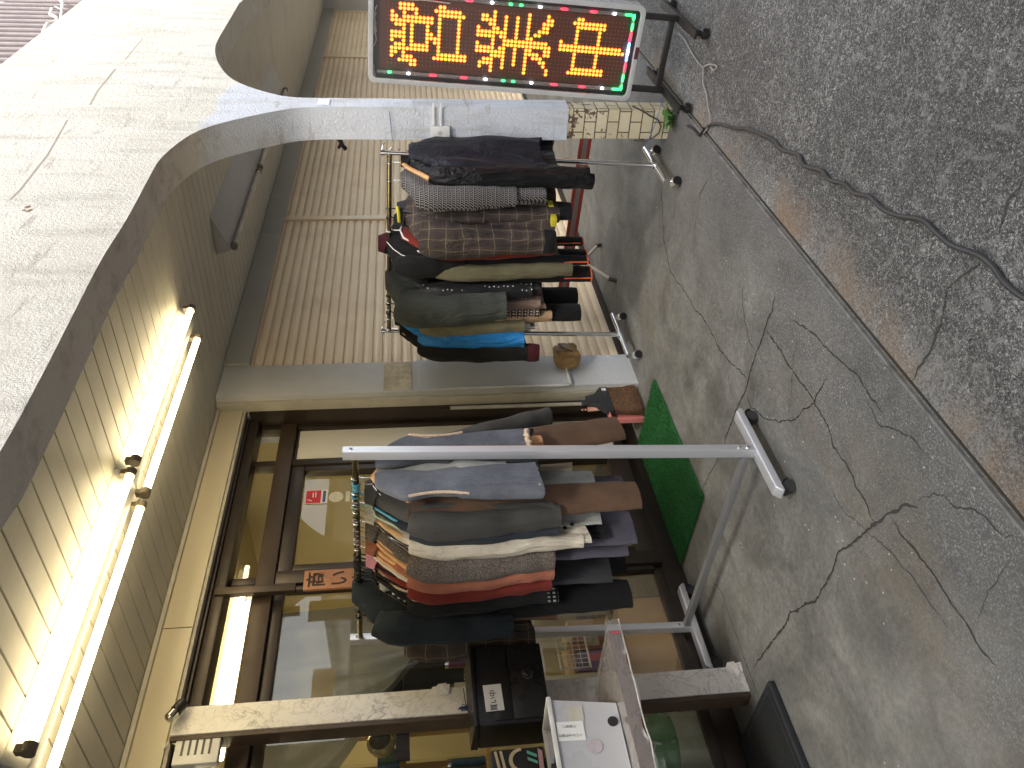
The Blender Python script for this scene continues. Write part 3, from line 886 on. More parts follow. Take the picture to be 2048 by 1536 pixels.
# ------------------------------------------------------------------ green mat, black mat
P = onF(1408,985); 
def mat_green():
    a = NT('green_artificial_turf')
    n = a.noise(170, 3, .8); f = a.noise(4, 4)
    z = a.voro(150)
    c = a.ramp(n, [(.32, (.003,.035,.006)), (.55, (.01,.13,.022)), (.7, (.03,.24,.05))])
    c = a.mix(a.ramp(f, [(.4, 0), (.7, .3)]), c, (.006,.07,.012))
    nn = a.bump(z.outputs['Distance'], .8, .006); return a.done(c, .7, nn)
M_grn = mat_green()
gm = thing('door_mat', 'bright green artificial turf mat on the pavement at the shop door', 'mat', on_floor(3.21, 3.075), 0, tilt=True)
m = MB(); m.box(-.475, .475, -.262, .235, .002, .016); m.build('turf_base', M_grn, gm, bevel=.003)
rg = random.Random(5)
m = MB()
for i in range(15000):
    x = rg.uniform(-.478, .478); y = rg.uniform(-.265, .238); a = rg.uniform(0, PI); h = rg.uniform(.005,.012)
    dx, dy = math.cos(a)*.0022, math.sin(a)*.0022; lx, ly = rg.uniform(-.004,.004), rg.uniform(-.004,.004)
    m.add([(x-dx,y-dy,.015),(x+dx,y+dy,.015),(x+lx,y+ly,.015+h)], [(0,1,2)])
tg = m.build('turf_blades', M_grn, gm, fix=False); tag(tg, kind='stuff')
bm_ = thing('floor_mat', 'black rubber mat on the pavement at the bottom corner near the marble post', 'mat', on_floor(1.30, 3.08), 0, tilt=True)
m = MB(); m.box(-.46, .46, -.22, .22, .001, .032); m.build('mat_body', plain('black_rubber_mat', (.014,.016,.018), .55, var=.3, scale=40, bump=.3), bm_, bevel=.012, seg=3)
m = MB(); m.box(-.43, .43, -.19, -.186, .032, .0335); m.box(-.43,.43,.186,.19,.032,.0335); m.box(.426,.43,-.186,.186,.032,.0335); m.build('raised_line', M_rubber, bm_)

# ------------------------------------------------------------------ broom and dustpan
br = thing('broom', 'brown bristle broom with pale stick leaning upright by the pillar', 'broom', (3.845, 3.085, floor_z(3.085)))
m = MB(); m.tube([(.0,.02,.33),(.012,.028,.86),(.022,.034,1.19)], .0115, 12); m.build('handle', plain('pale_handle', (.46,.44,.38), .4, dirt=(.25,.22,.18)), br, smooth=True)
m = MB(); m.tube([(.0215,.033,1.165),(.0225,.035,1.20)], .0135, 12); m.build('grip_cap', M_black, br, smooth=True)
m = MB(); m.prism([(-.030,.345),(.028,.345),(.05,.285),(.122,.235),(.128,.19),(-.118,.19),(-.112,.235),(-.05,.285)], -.018, .022, 'y'); m.tube([(0,.0,.27),(0,.02,.37)],.017,12)
m.build('broom_head', plain('dark_broom_head', (.03,.032,.036), .35), br, bevel=.005)
m = MB()
for i in range(2600):
    x = rg.uniform(-.113,.123); y = rg.uniform(-.016,.020); s = rg.uniform(.0009,.0016)
    x1 = x*1.10+rg.uniform(-.008,.008); y1 = y*1.7-.01+rg.uniform(-.01,.01); zb = rg.uniform(.004,.016)
    xm = (x+x1)/2+rg.uniform(-.003,.003)
    m.add([(x-s,y,.20),(x+s,y,.20),(xm+s,y,.10),(xm-s,y,.10),(x1,y1,zb)], [(0,1,2,3),(3,2,4)])
b_ = m.build('bristles', plain('brown_bristle', (.16,.085,.045), .8, var=.5, scale=60), br, fix=False)
m = MB(); m.box(-.105, .118, -.012, .016, .02, .192); m.build('bristle_core', plain('brown_bristle', (.2,.1,.05)), br)
m = MB(); m.box(.075,.098,-.0195,-.0183,.205,.232); m.build('maker_label', M_paper, br)
dp = thing('dustpan', 'pink dustpan propped behind the broom', 'dustpan', (3.80, 3.125, floor_z(3.125)))
M_pink = plain('pink_plastic', (.66,.22,.20), .4)
m = MB(); m.box(-.12, .13, .0, .008, .004, .22); m.box(-.12,-.112,-.03,-.0005,.004,.22); m.box(.122,.13,-.03,-.0005,.004,.22); m.box(-.112,.122,-.04,-.0005,.212,.22)
m.build('pan', M_pink, dp, bevel=.002)
m = MB(); m.tube([(0,-.01,.215),(.0,-.015,.25),(0,-.01,.335)], [.016,.013,.014], 12); m.tube([(0,-.01,.345),(0.012,-.01,.358),(0,-.01,.372),(-.012,-.01,.358),(0,-.01,.345)], .005, 8)
m.build('handle', plain('pale_pink_handle', (.74,.42,.33), .4), dp, smooth=True)

# ------------------------------------------------------------------ paper parcel taped to the pillar
c0 = onY(1132, 712, 2.98)
pc = thing('wrapped_parcel', 'crumpled brown paper bundle tied to the conduit on the pillar corner', 'parcel', c0)
m = MB()
n_u, n_v = 26, 18
vs = []
for j in range(n_v+1):
    ph = PI*j/n_v
    for i in range(n_u):
        th = 2*PI*i/n_u
        d = Vector((math.sin(ph)*math.cos(th), math.sin(ph)*math.sin(th), math.cos(ph)))
        rr = 1 + .20*noise.noise(d*2.1+Vector((3,1,0))) + .07*noise.noise(d*6)
        def q(v, e): return math.copysign(abs(v)**e, v)
        vs.append((q(d.x,.6)*.080*rr, q(d.y,.7)*.062*rr, q(d.z,.6)*.080*rr))
fs = [(j*n_u+i, j*n_u+(i+1)%n_u, (j+1)*n_u+(i+1)%n_u, (j+1)*n_u+i) for j in range(n_v) for i in range(n_u)]
m.add(vs, fs)
m.build('paper_wrap', plain('crumpled_brown_paper', (.34,.21,.09), .55, var=.25, scale=14, bump=.6, bscale=25), pc, smooth=False)
m = MB(); m.tube([(-.05,-.066,-.03),(-.02,-.075,.03),(.035,-.07,.05),(.062,-.05,.0),(.06,-.03,-.05)], .0045, 8); m.build('tie', plain('dark_brown_tape', (.10,.055,.03), .5), pc, smooth=True)
m = MB(); m.box(-.03,.03,-.072,-.066,-.02,.055, Matrix.Rotation(R(-12),4,'Y')); m.build('clear_tape', plain('dull_tape', (.36,.29,.2), .25), pc)

# ------------------------------------------------------------------ things on the column
cl = onX(880, 264, 4.36)
sb = thing('alarm_box', 'small white box with a dot pattern of holes fixed to the slim column', 'alarm box', (4.36, cl.y, cl.z))
m = MB(); m.box(-.018, -.0005, -.036, .038, -.052, .05); m.build('box_case', M_white, sb, bevel=.003)
m = MB()
for (i, j) in [(0,0),(1,0),(-1,0),(0,1),(0,-1),(1,1),(-1,-1),(1,-1),(-1,1),(2,0),(-2,0),(0,2),(0,-2)]:
    m.tube([(-.0178, i*.006, j*.006), (-.0188, i*.006, j*.006)], .0017, 8)
m.tube([(-.0178, .030, .040), (-.0188, .030, .040)], .0025, 8)
m.build('hole', M_black, sb)
for z_ in (.032, -.006):
    m = MB(); m.box(-.010, -.0005, -.16, -.0365, z_-.005, z_+.006); m.build('cable_duct', M_white, sb, bevel=.001)
tpw = onY(648, 204, 1.48)
tp = solid('white_tape', plain('white_tape', (.72,.75,.82), .3, var=.04), [(4.375,4.47,1.4755,1.4785,tpw.z-.03,tpw.z+.03)], None)
tag(tp, 'square piece of white tape stuck high on the front of the slim column', 'tape')
wq = MB(); wq.tube([(4.355, 1.50, .09), (4.351, 1.56, .086), (4.353,1.62,.083), (4.352, 1.66, .080)], .0022, 6)
tag(wq.build('blue_twine', plain('blue_twine', (.16,.2,.36), .8), None, smooth=True), 'thin blue twine round the slim column above the alarm box', 'twine')
hk = MB(); hk.tube([(4.30,1.675,.085),(4.29,1.685,.10),(4.29,1.70,.09),(4.29,1.705,.06),(4.29,1.69,.045),(4.285,1.675,.05)], .0035, 8)
tag(hk.build('wire_hook', M_chrome, None, smooth=True), 'bright wire hook hanging on twine beside the slim column', 'hook')
cb = thing('dark_bracket', 'small dark bracket poking from behind the slim column near its top', 'bracket', (4.42, 1.675, .37))
m = MB(); m.tube([(0,-.01,0),(-.02,.03,-.02),(-.01,.05,-.035)], .012, 8); m.tube([(-.015,.02,-.01),(-.04,.035,.0)], .008, 8); m.build('clip', M_black, cb, smooth=True)

# ------------------------------------------------------------------ LED sign on its stand
ROWS = {0:'3-6,13,14', 1:'3-7,12-18', 2:'1,4,7,13-19', 3:'1,2,4-11,13,18', 4:'1-11,13,18', 5:'2-4,6,10,13,18', 6:'4,6,10,13,18', 7:'1-4,6,10,11,13,18',
 8:'1-4,6,10-13,18', 9:'1,4,6,10,12,13,18', 10:'2-4,6-10,13,18', 11:'1-11,13,18'.replace('1-11','1-10'), 12:'1,2,4,13-20', 13:'1,4-6,12-20', 14:'3-7', 15:'6,7'}
ROWS2 = {0:'27,36,41', 1:'24,25,27,30,33,36,41,42', 2:'24-27,30,33,36,40-42', 3:'26,27,30,33,36,40,41', 4:'23,27,28,30,33,36,39-41', 5:'23-30,33,36,38,39',
 6:'23-27,29,30,33,36,37', 7:'27,30-41', 8:'23,27,30-42', 9:'23-27,29,30,33,36,37,41,42', 10:'23-30,33,36-39,41,42', 11:'27-30,33,36,38-40', 12:'25-27,30,33,36,40,41',
 13:'24-27,30,33,36,41', 14:'24,27,30,36,42', 15:'27,36,42'}
ROWS3 = {0:'49,50', 1:'48-56', 2:'49-56', 3:'49,55', 4:'49,55', 5:'49,55', 6:'45,49,55', 7:'45-61', 8:'45-62', 9:'49,55', 10:'49,55', 11:'49,55', 12:'49,55', 13:'49-57', 14:'48-57'}
lit = set()
for D_ in (ROWS, ROWS2, ROWS3):
    for j, s_ in D_.items():
        for part in s_.split(','):
            if '-' in part:
                a_, b_2 = map(int, part.split('-')); lit |= {(i, j) for i in range(a_, b_2+1)}
            else: lit.add((int(part), j))
LX = 4.33; SC_ = LX/4.25
ls = thing('led_sign', 'lit orange dot-matrix sign with coloured border lamps on a black wheeled stand', 'sign', on_floor(LX, 1.205), 0, tilt=True)
ls.rotation_euler = (TILT+R(.9), 0, 0)
# local: face looks to -X, Y across, Z up
SW, SH, SB = .475, 1.375, .262
def rrect(w_, h_, r, n=6):
    out = []
    for cx, cz, a0 in ((w_/2-r, h_/2-r, 0), (-w_/2+r, h_/2-r, 90), (-w_/2+r, -h_/2+r, 180), (w_/2-r, -h_/2+r, 270)):
        for k in range(n+1):
            a = R(a0+90*k/n); out.append((cx+r*math.cos(a), cz+r*math.sin(a)))
    return out
def ring(o_, i_, a0, a1, zc_):
    m = MB(); n = len(o_)
    vs = []
    for a in (a0, a1):
        vs += [(a, p[0], p[1]+zc_) for p in o_]; vs += [(a, p[0], p[1]+zc_) for p in i_]
    fs = []
    for k in range(n):
        k2 = (k+1) % n
        fs += [(k, k2, n+k2, n+k), (2*n+k, 3*n+k, 3*n+k2, 2*n+k2), (k, 2*n+k, 2*n+k2, k2), (n+k, n+k2, 3*n+k2, 3*n+k)]
    return m.add(vs, fs)
zc_ = SB + SH/2
M_fr = plain('silver_plastic_frame', (.50,.50,.50), .3, var=.1, scale=8, dirt=(.3,.3,.28))
m = ring(rrect(SW, SH, .035), rrect(SW-.05, SH-.05, .022), -.012, .0, zc_); m.build('frame', M_fr, ls, bevel=.003)
m = ring(rrect(SW, SH, .035), rrect(SW-.012, SH-.012, .03), .0005, .085, zc_); m.build('side_casing', M_fr, ls, bevel=.002)
m = MB(); m.prism([(p[0], p[1]+zc_) for p in rrect(SW-.013, SH-.013, .03)], .075, .084, 'x'); m.build('back_plate', M_fr, ls)
M_scr = plain('dark_brown_screen', (.035,.017,.011), .45, var=.2)
M_scr.node_tree.nodes['Principled BSDF'].inputs['Emission Color'].default_value = (1,.18,.05,1)
M_scr.node_tree.nodes['Principled BSDF'].inputs['Emission Strength'].default_value = .012  # faint emission imitates LED light spilling over the panel
m = MB(); m.box(.0225, .06, -SW/2+.068, SW/2-.068, zc_-SH/2+.075, zc_+SH/2-.055); m.build('screen', M_scr, ls)
m = MB(); m.box(.030, .07, -SW/2+.02, SW/2-.02, zc_-SH/2+.02, zc_+SH/2-.02); m.build('inner_tray', plain('dull_black_tray', (.025,.022,.022), .5), ls)
fy = .282; fz = 63*.0194
zt_ = zc_ + SH/2 - .074
mo = MB(); mh = MB(); mu = MB()
def disc(m, y, z, r, x, n=10):
    m.add([(x-.004, y, z)] + [(x, y+r*math.cos(2*PI*k/n), z+r*math.sin(2*PI*k/n)) for k in range(n)], [(0, k+1, (k+1)%n+1) for k in range(n)])
def dotpos(i, j): return (-fy/2 + j*fy/15, zt_ - .022 - i*.0194)
for i in range(63):
    for j in range(16):
        y_, z_ = dotpos(i, j)
        if (i, j) in lit:
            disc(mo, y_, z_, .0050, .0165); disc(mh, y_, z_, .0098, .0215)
        else: disc(mu, y_, z_, .0019, .0205, 6)
mo.build('lit_dots', emis('amber_led_core', (1,.36,.028), 2.5), ls, fix=False)
mh.build('led_halo', emis('amber_led_glow', (1,.15,.008), .95), ls, fix=False)  # wider emissive discs imitate the halo of light around each lit dot
mu.build('unlit_dots', plain('pale_led_dot', (.42,.24,.18), .4), ls, fix=False)
# clear tube with border lamps
M_clr = glass('clear_acrylic', (.97,.97,.97), 1.3, .10)
yb = SW/2-.052; zb0, zb1 = zc_-SH/2+.052, zc_+SH/2-.045
tube_path = [(0.012, -yb, zb1), (0.012, -yb, zb0+.02), (0.012, -yb+.02, zb0), (0.012, yb-.02, zb0), (0.012, yb, zb0+.02), (0.012, yb, zb1)]
m = MB(); m.tube(tube_path, .0095, 12); m.build('light_tube', M_clr, ls, smooth=True, angle=60)
LC = {'g': emis('green_lamp', (.03,.9,.16), 1.5), 'r': emis('red_lamp', (1,.02,.05), 1.4), 'w': emis('white_lamp', (.9,.9,1), 2.8), 'b': emis('blue_lamp', (.1,.35,1), 2.4)}
def lamp(col, y, z, ln, vert=True):
    m = MB()
    d = Vector((0, 0, 1)) if vert else Vector((0, 1, 0))
    p = Vector((.010, y, z))
    m.tube([p-d*ln, p-d*ln*.5, p+d*ln*.5, p+d*ln], [.003, .0068, .0068, .003], 8)
    m.build('border_lamp', LC[col], ls, smooth=True)
seqA = [('g',778,.011),('w',815,.009),('r',863,.019),('r',925,.019),('w',968,.009),('g',1004,.010),('g',1024,.010),('w',1061,.009),('r',1108,.019),('r',1166,.019),('w',1208,.009),('g',1240,.012)]
for c_, px, ln in seqA:
    fz_ = (px-774)/(1245.7-774)*63*.0194
    for s_ in (-1, 1): lamp(c_, s_*yb, zt_-.022-fz_, ln)
for c_, f, ln in (('g',.0,.016),('g',.13,.02),('r',.27,.026),('b',.38,.012),('w',.48,.022),('b',.58,.012),('r',.70,.026),('g',.86,.02),('g',1,.016)):
    lamp(c_, -yb+.01+f*(2*yb-.02), zb0, ln, False)
for s_ in (-1, 1): lamp('g', s_*yb, zb0+.035, .014)
m = MB(); m.add([(-.006,-SW/2+.02,zc_-SH/2+.02),(-.006,SW/2-.02,zc_-SH/2+.02),(-.006,SW/2-.02,zc_+SH/2-.02),(-.006,-SW/2+.02,zc_+SH/2-.02)], [(0,1,2,3)])
m.build('front_cover', glass('clear_cover', (.99,.99,.99), .45), ls, fix=False)
# loose foil and wiring inside the frame at the top
m = MB()
for k in range(7):
    y0_ = rg.uniform(-.19,.19); z0_ = zc_+SH/2-.033
    m.tube([(.012, y0_+t*.03, z0_+rg.uniform(-.008,.008)) for t in range(4)], .0022, 6)
m.tube([(.012, -yb+.018, zt_+.01), (.012, -yb+.022, zt_-.08), (.012, -yb+.017, zt_-.2), (.012,-yb+.021,zt_-.32)], .003, 6)
m.build('loose_wire', plain('pale_wire', (.5,.48,.45), .35), ls, smooth=True)
m = MB()
for zz in (zc_+.35, zc_+.0, zc_-.45): m.tube([(-.0, -SW/2-.0, zz), (-.0, -SW/2-.006, zz)], .004, 8)
m.build('screw', M_chrome, ls)
# stand
for yy in (-.182, .182):
    m = MB(); m.box(.03, .062, yy-.014, yy+.014, .075, SB+.02); m.build('stand_leg', M_steel_dark, ls, bevel=.002)
    m = MB(); m.box(-.26, .40, yy-.022, yy+.022, .062, .0745); m.box(-.26,.40,yy-.022,yy-.019,.0745,.082)
    m.build('stand_foot', M_steel_dark, ls, bevel=.001)
    for xx in (-.225, .365):
        m = MB(); m.lathe([(.024,.0),(.027,.012),(.024,.03),(.014,.036),(.014,.0615)], 14, Matrix.Translation((xx, yy, 0)))
        m.build('swivel_caster', M_black, ls, smooth=True)
m = MB(); m.box(.032, .060, -.167, .167, .09, .118); m.build('cross_bar', M_steel_dark, ls, bevel=.002)
m = MB(); m.box(-.0125, -.010, -.04, .02, zc_-SH/2+.0, zc_-SH/2+.02); m.build('maroon_sticker', plain('maroon_sticker', (.10,.02,.025), .5), ls)

# ------------------------------------------------------------------ cables
def floor_cable(px, r, dz=0):
    P = [onF(*p) for p in px]
    out = []
    for i in range(len(P)-1):       # catmull-rom on the floor
        p0 = P[max(i-1,0)]; p1 = P[i]; p2 = P[i+1]; p3 = P[min(i+2,len(P)-1)]
        for k in range(5):
            t = k/5
            q = .5*((2*p1)+(p2-p0)*t+(2*p0-5*p1+4*p2-p3)*t*t+(3*p1-p0-3*p2+p3)*t**3)
            out.append(Vector((q.x, q.y, floor_z(q.y)+r*.8+dz)))
    out.append(Vector((P[-1].x, P[-1].y, floor_z(P[-1].y)+r*.8+dz)))
    return out
def zpx(sx, sy, lst): return [(1200+x/2.415, y/2.415) for x, y in lst]
M_cab = plain('dark_grey_cable', (.038,.038,.038), .5, var=.2); M_cab2 = plain('light_grey_cable', (.30,.29,.27), .5)
m = MB(); m.tube(floor_cable(zpx(0,0,[(500,640),(530,605),(580,600),(650,620),(700,622),(770,645),(840,680),(880,725),(960,750),(985,800),(1070,825),(1110,870),(1180,890),(1230,935),(1300,950),(1360,1005),(1430,1040),(1560,1065),(1620,1120),(1700,1185),(1830,1235),(1900,1290),(1960,1370),(2060,1445),(2200,1500)]), .008, -.006), .008, 8)
tag(m.build('extension_cable', M_cab, None, smooth=True), 'thick dark cable snaking along the asphalt away from the kerb', 'cable')
m = MB(); m.tube(floor_cable(zpx(0,0,[(380,160),(410,190),(440,245),(475,300),(500,330),(500,400),(515,450),(525,520),(535,570),(520,620),(495,650)]), .0035), .0035, 8)
m.tube(floor_cable(zpx(0,0,[(500,328),(530,312),(560,315),(572,325),(555,340),(540,322)]), .004, .004), .004, 8)
tag(m.build('sign_cable', M_cab2, None, smooth=True), 'thin light grey cable with a knot running from the LED sign to the kerb', 'cable')
m = MB(); m.tube(floor_cable(zpx(0,0,[(430,608),(460,625),(480,650),(495,648),(512,620)]), .007, .002), .007, 8)
tag(m.build('cable_plug', M_black, None, smooth=True), 'black plug joint where the two cables meet at the kerb', 'plug')
a0_ = onX(1295, 55, 4.42); 
m = MB(); m.tube([onX(x, y, 4.42) for x, y in ((1290,50),(1306,50),(1318,42),(1330,36),(1338,37))], .004, 8); m.tube([onX(x, y, 4.42) for x, y in ((1345,48),(1352,56),(1360,66))], .004, 8)
tag(m.build('stand_cable', M_cab2, None, smooth=True), 'grey cable looping beside the right leg of the LED sign stand', 'cable')
m = MB(); m.tube([onX(x, y, 4.345) for x, y in ((1265,212),(1285,222),(1300,232),(1316,240),(1322,252),(1318,266),(1306,276),(1290,283),(1268,281))], .0045, 8)
tag(m.build('column_cable', plain('brown_cable', (.09,.075,.06), .5), None, smooth=True), 'brown cable looping in front of the tiled foot of the column', 'cable')
m = MB(); m.tube([onX(x, y, 4.34) for x, y in ((1320,196),(1322,206),(1319,222),(1314,238),(1308,254),(1298,278),(1288,300))], .0018, 6)
tag(m.build('thin_blue_cord', plain('blue_cord', (.1,.15,.45), .7), None, smooth=True), 'thin blue cord hanging across the tiled foot of the column', 'cord')

# ------------------------------------------------------------------ weed at the foot of the column
wd = thing('weed', 'small green leafy weed growing at the foot of the tiled column', 'weed', on_floor(4.30, 1.50))
M_leaf = plain('weed_leaf', (.06,.16,.03), .5, var=.4, scale=40)
for k in range(17):
    a = 2*PI*k/17*2.4+rg.uniform(-.3,.3); ln = rg.uniform(.05,.10); tl = rg.uniform(.35,1.15)
    m = MB(); n = 8
    vs = []; fs = []
    for i in range(n+1):
        t = i/n; wv = math.sin(PI*min(t*1.02,1))**.8*.015*(1.35-.5*t)*(1+.25*math.sin(i*2.6))
        r = ln*t; z = math.sin(t*PI*.62)*ln*.62*tl
        base = Vector((math.cos(a)*r, math.sin(a)*r, z+.004)); sd_ = Vector((-math.sin(a), math.cos(a), 0))
        vs += [base-sd_*wv+Vector((0,0,wv*.35)), base, base+sd_*wv+Vector((0,0,wv*.35))]
    for i in range(n): b0 = 3*i; fs += [(b0,b0+1,b0+4,b0+3),(b0+1,b0+2,b0+5,b0+4)]
    m.add(vs, fs); m.build('leaf', M_leaf, wd, smooth=True, fix=False)

# ------------------------------------------------------------------ tall white cabinet far along the pavement
kc = thing('white_cabinet', 'tall plain white cabinet standing beyond the LED sign at the edge of the picture', 'cabinet', on_floor(7.6, 1.15))
q = onF(1073, 8)
kc.location = on_floor(q.x+.2, q.y-.5)
m = MB(); m.box(-.0, .7, -.35, .5, .06, 1.9); m.build('cabinet_body', M_white, kc, bevel=.01)
m = MB(); m.box(.03, .67, -.32, .47, 0, .0595); m.build('plinth', M_black, kc)
m = MB(); m.box(-.012, -.0005, -.30, .45, .1, 1.85); m.build('cabinet_door', plain('off_white_door', (.68,.66,.62), .4), kc, bevel=.003)

# ------------------------------------------------------------------ mailbox with dial, note
mb_ = thing('mailbox', 'black dial-lock mailbox hung in front of the marble post, with a paper note', 'mailbox', (1.885, 3.0, -.335))
m = MB(); m.box(-.185, .165, -.075, .088, -.145, .135); m.build('mailbox_body', plain('black_powder_coat', (.014,.014,.015), .42, var=.3, scale=5), mb_, bevel=.006)
m = MB(); m.box(-.19, .17, -.085, .088, .1355, .150); m.prism([(-.085,.15),(.088,.15),(.088,.166)], -.19, .17, 'x'); m.build('lid', M_black, mb_, bevel=.003)
m = MB(); m.box(-.17, .15, -.080, -.0755, -.13, -.005); m.build('door_panel', plain('black_powder_coat'[:18]+'_b', (.018,.018,.018), .3), mb_, bevel=.002)
m = MB(); m.box(-.17,.15,-.079,-.0755,.004,.07); m.build('slot_flap', M_black, mb_, bevel=.002)
dM = Matrix.Translation((.02,-.080,-.075)) @ Matrix.Rotation(R(90),4,'X')
m = MB(); m.lathe([(.017,0),(.017,.010),(.013,.014),(.002,.014)], 24, dM); dl = m.build('dial', M_black, mb_, smooth=True)
m = MB()
for k in range(12):
    a = 2*PI*k/12; m.cbox((.02+.0205*math.cos(a), -.0806, -.075+.0205*math.sin(a)), (.0022,.0008,.0022), None)
m.build('dial_mark', M_paper, dl)
nt_ = thing('paper_note', None, None); nt_.parent = mb_; nt_.location = (-.075, -.0815, .070)
m = MB(); m.box(-.057,.057,-.0008,.0,-.036,.036, Matrix.Rotation(R(-2),4,'Y')); m.build('sheet', M_paper, nt_)
text_mesh('買い中', .030, 'handwriting', M_ink, nt_, Matrix.Translation((-.012,-.0016,.0)) @ Matrix.Rotation(R(90),4,'X'), .0002)
bt = MB(); 
for k in range(6): bt.tube([(1.99+rg.uniform(-.01,.01), 3.09, .03), (1.985+rg.uniform(-.02,.03), 3.085, -.03+rg.uniform(-.02,.02)), (1.97+rg.uniform(-.03,.04), 3.08, -.09+rg.uniform(-.03,.02))], .0022, 5)
kt = onY(935, 1418, 3.08)
bt2 = MB()
for k in range(9): bt2.tube([kt+Vector((rg.uniform(-.01,.01),0,rg.uniform(.02,.04))), kt+Vector((rg.uniform(-.02,.02),-.005,rg.uniform(-.02,.02))), kt+Vector((rg.uniform(-.03,.03),0,rg.uniform(-.04,-.02)))], .0022, 5)
bt2.tube([kt+Vector((.0,.015,.0)), kt+Vector((.04,.012,.006)), kt+Vector((.10,.01,.01))], .002, 5)
tag(bt2.build('twine_knot', plain('navy_twine', (.03,.04,.15), .7), None, smooth=True), 'knot of navy blue twine tied round the marble post above the mailbox', 'twine')

# ------------------------------------------------------------------ sensor lamp and white vent box at the top of the post
q = onY(352, 1437, 3.08)
sl_ = thing('sensor_light', 'small dark cylinder lamp with a glass tip at the top of the marble post', 'lamp', (q.x, 3.04, q.z))
Mx = Matrix.Rotation(R(-62),4,'Y') @ Matrix.Rotation(R(10),4,'X')
m = MB(); m.lathe([(.021,-.012),(.023,.0),(.023,.035),(.018,.036)], 18, Mx @ Matrix.Translation((0,0,-.045))); m.build('lamp_body', M_black, sl_, smooth=True)
m = MB(); m.lathe([(.018,-.009),(.0205,.0),(.0205,.028),(.014,.036),(.002,.038)], 18, Mx); m.build('lamp_tip', mat_metal('glassy_silver', (.6,.58,.5), .12), sl_, smooth=True)
q = onY(392, 1497, 3.1)
vb = thing('vent_box', 'white box with black slots hanging under the tan fascia left of the post', 'box', (q.x, 3.13, q.z))
m = MB(); m.box(-.055,.055,-.02,.02,-.085,.085); m.build('vent_case', M_white, vb, bevel=.006)
for k in range(5):
    m = MB(); m.box(-.02+.0,.045,-.0215,-.0203,.05-k*.026,.059-k*.026); m.build('slot', M_black, vb)
m = MB(); m.tube([(.04,-.0,.085),(.05,-.01,.115),(.02,-.01,.13)], .004, 6); m.build('cord', M_white, vb, smooth=True)

# ------------------------------------------------------------------ wooden sign and stickers on the glass
q = onY(650, 1160, 3.19)
ws = thing('wooden_sign', 'small wooden sign board with carved black writing hanging on the door batten', 'sign', (q.x, 3.19, onY(608,1160,3.19).z))
m = MB(); m.box(-.058,.058,-.008,.008,-.36,.0); m.build('plank', plain('orange_wood_plank', (.42,.19,.085), .45, var=.2, scale=9), ws, bevel=.003)
for k, ch in enumerate('商い中'):
    text_mesh(ch, .098, 'carved_letter', plain('burnt_letter', (.04,.02,.012), .6), ws, Matrix.Translation((0,-.0088,-.065-.108*k)) @ Matrix.Rotation(R(90),4,'X'), .0006, .0012)
q = onY(632, 991, 3.29)
rs = thing('red_sticker', 'red square sticker with white edge on the shop window glass', 'sticker', (q.x, 3.300, q.z))
m = MB(); m.box(-.052,.052,0,.001,-.062,.058); m.build('sticker_back', M_paper, rs)
m = MB(); m.box(-.049,.049,-.0008,-.0002,-.026,.055); m.build('red_field', plain('sticker_red', (.62,.02,.03), .4), rs)
m = MB(); m.box(-.044,.044,-.0008,-.0002,-.052,-.036); m.build('blue_band', plain('sticker_navy', (.08,.09,.22), .4), rs)
m = MB(); m.prism([(-.035,.02),(-.03,.02),(-.018,.045),(-.022,.047)], -.0016, -.001, 'y'); m.box(-.005,.035,-.0016,-.001,.0,.006); m.box(-.005,.03,-.0016,-.001,.014,.02); m.build('white_mark', M_paper, rs)
q = onY(672, 991, 3.29)
s2 = thing('round_sticker', 'round white transparent sticker below the red one on the glass', 'sticker', (q.x, 3.301, q.z))
m = MB(); m.lathe([(.040,0),(.040,.001)], 28, Matrix.Rotation(R(90),4,'X')); m.box(-.04,.04,-.001,0,-.075,-.052); m.build('sticker_disc', plain('milky_sticker', (.66,.62,.45), .5), s2)
m = MB()
n = 28
for rr_ in (.034,.020):
    m.tube([(rr_*math.cos(2*PI*k/n), -.0015, rr_*math.sin(2*PI*k/n)) for k in range(n+1)], .0012, 5, False)
m.build('ring_mark', M_paper, s2)

# ================================================================== CLOTHES AND HANGERS
class Rack:
    def __init__(s, X, y0, rh, length):
        s.X = X; s.y0 = y0; s.rh = rh; s.len = length
    def rail(s, Y):      # point on the hanging rail at world Y
        l = Y - (s.y0 - S*s.rh)
        return Vector((s.X, Y, floor_z(s.y0)+s.rh+S*l))
RK1 = Rack(2.322, 2.15, 1.645, 1.145)
RK2 = Rack(4.222, 1.745, 1.53, 1.12)

def interp(T, z):
    for (a, b) in zip(T, T[1:]):
        if a[0] >= z >= b[0]:
            t = (a[0]-z)/max(1e-6, a[0]-b[0]); t = t*t*(3-2*t)*.5+t*.5
            return [a[k]+(b[k]-a[k])*t for k in range(1, len(a))]
    return list(T[-1][1:])

def nz(x, y, z, s=0): return noise.noise(Vector((x, y, z+s*7.3)))

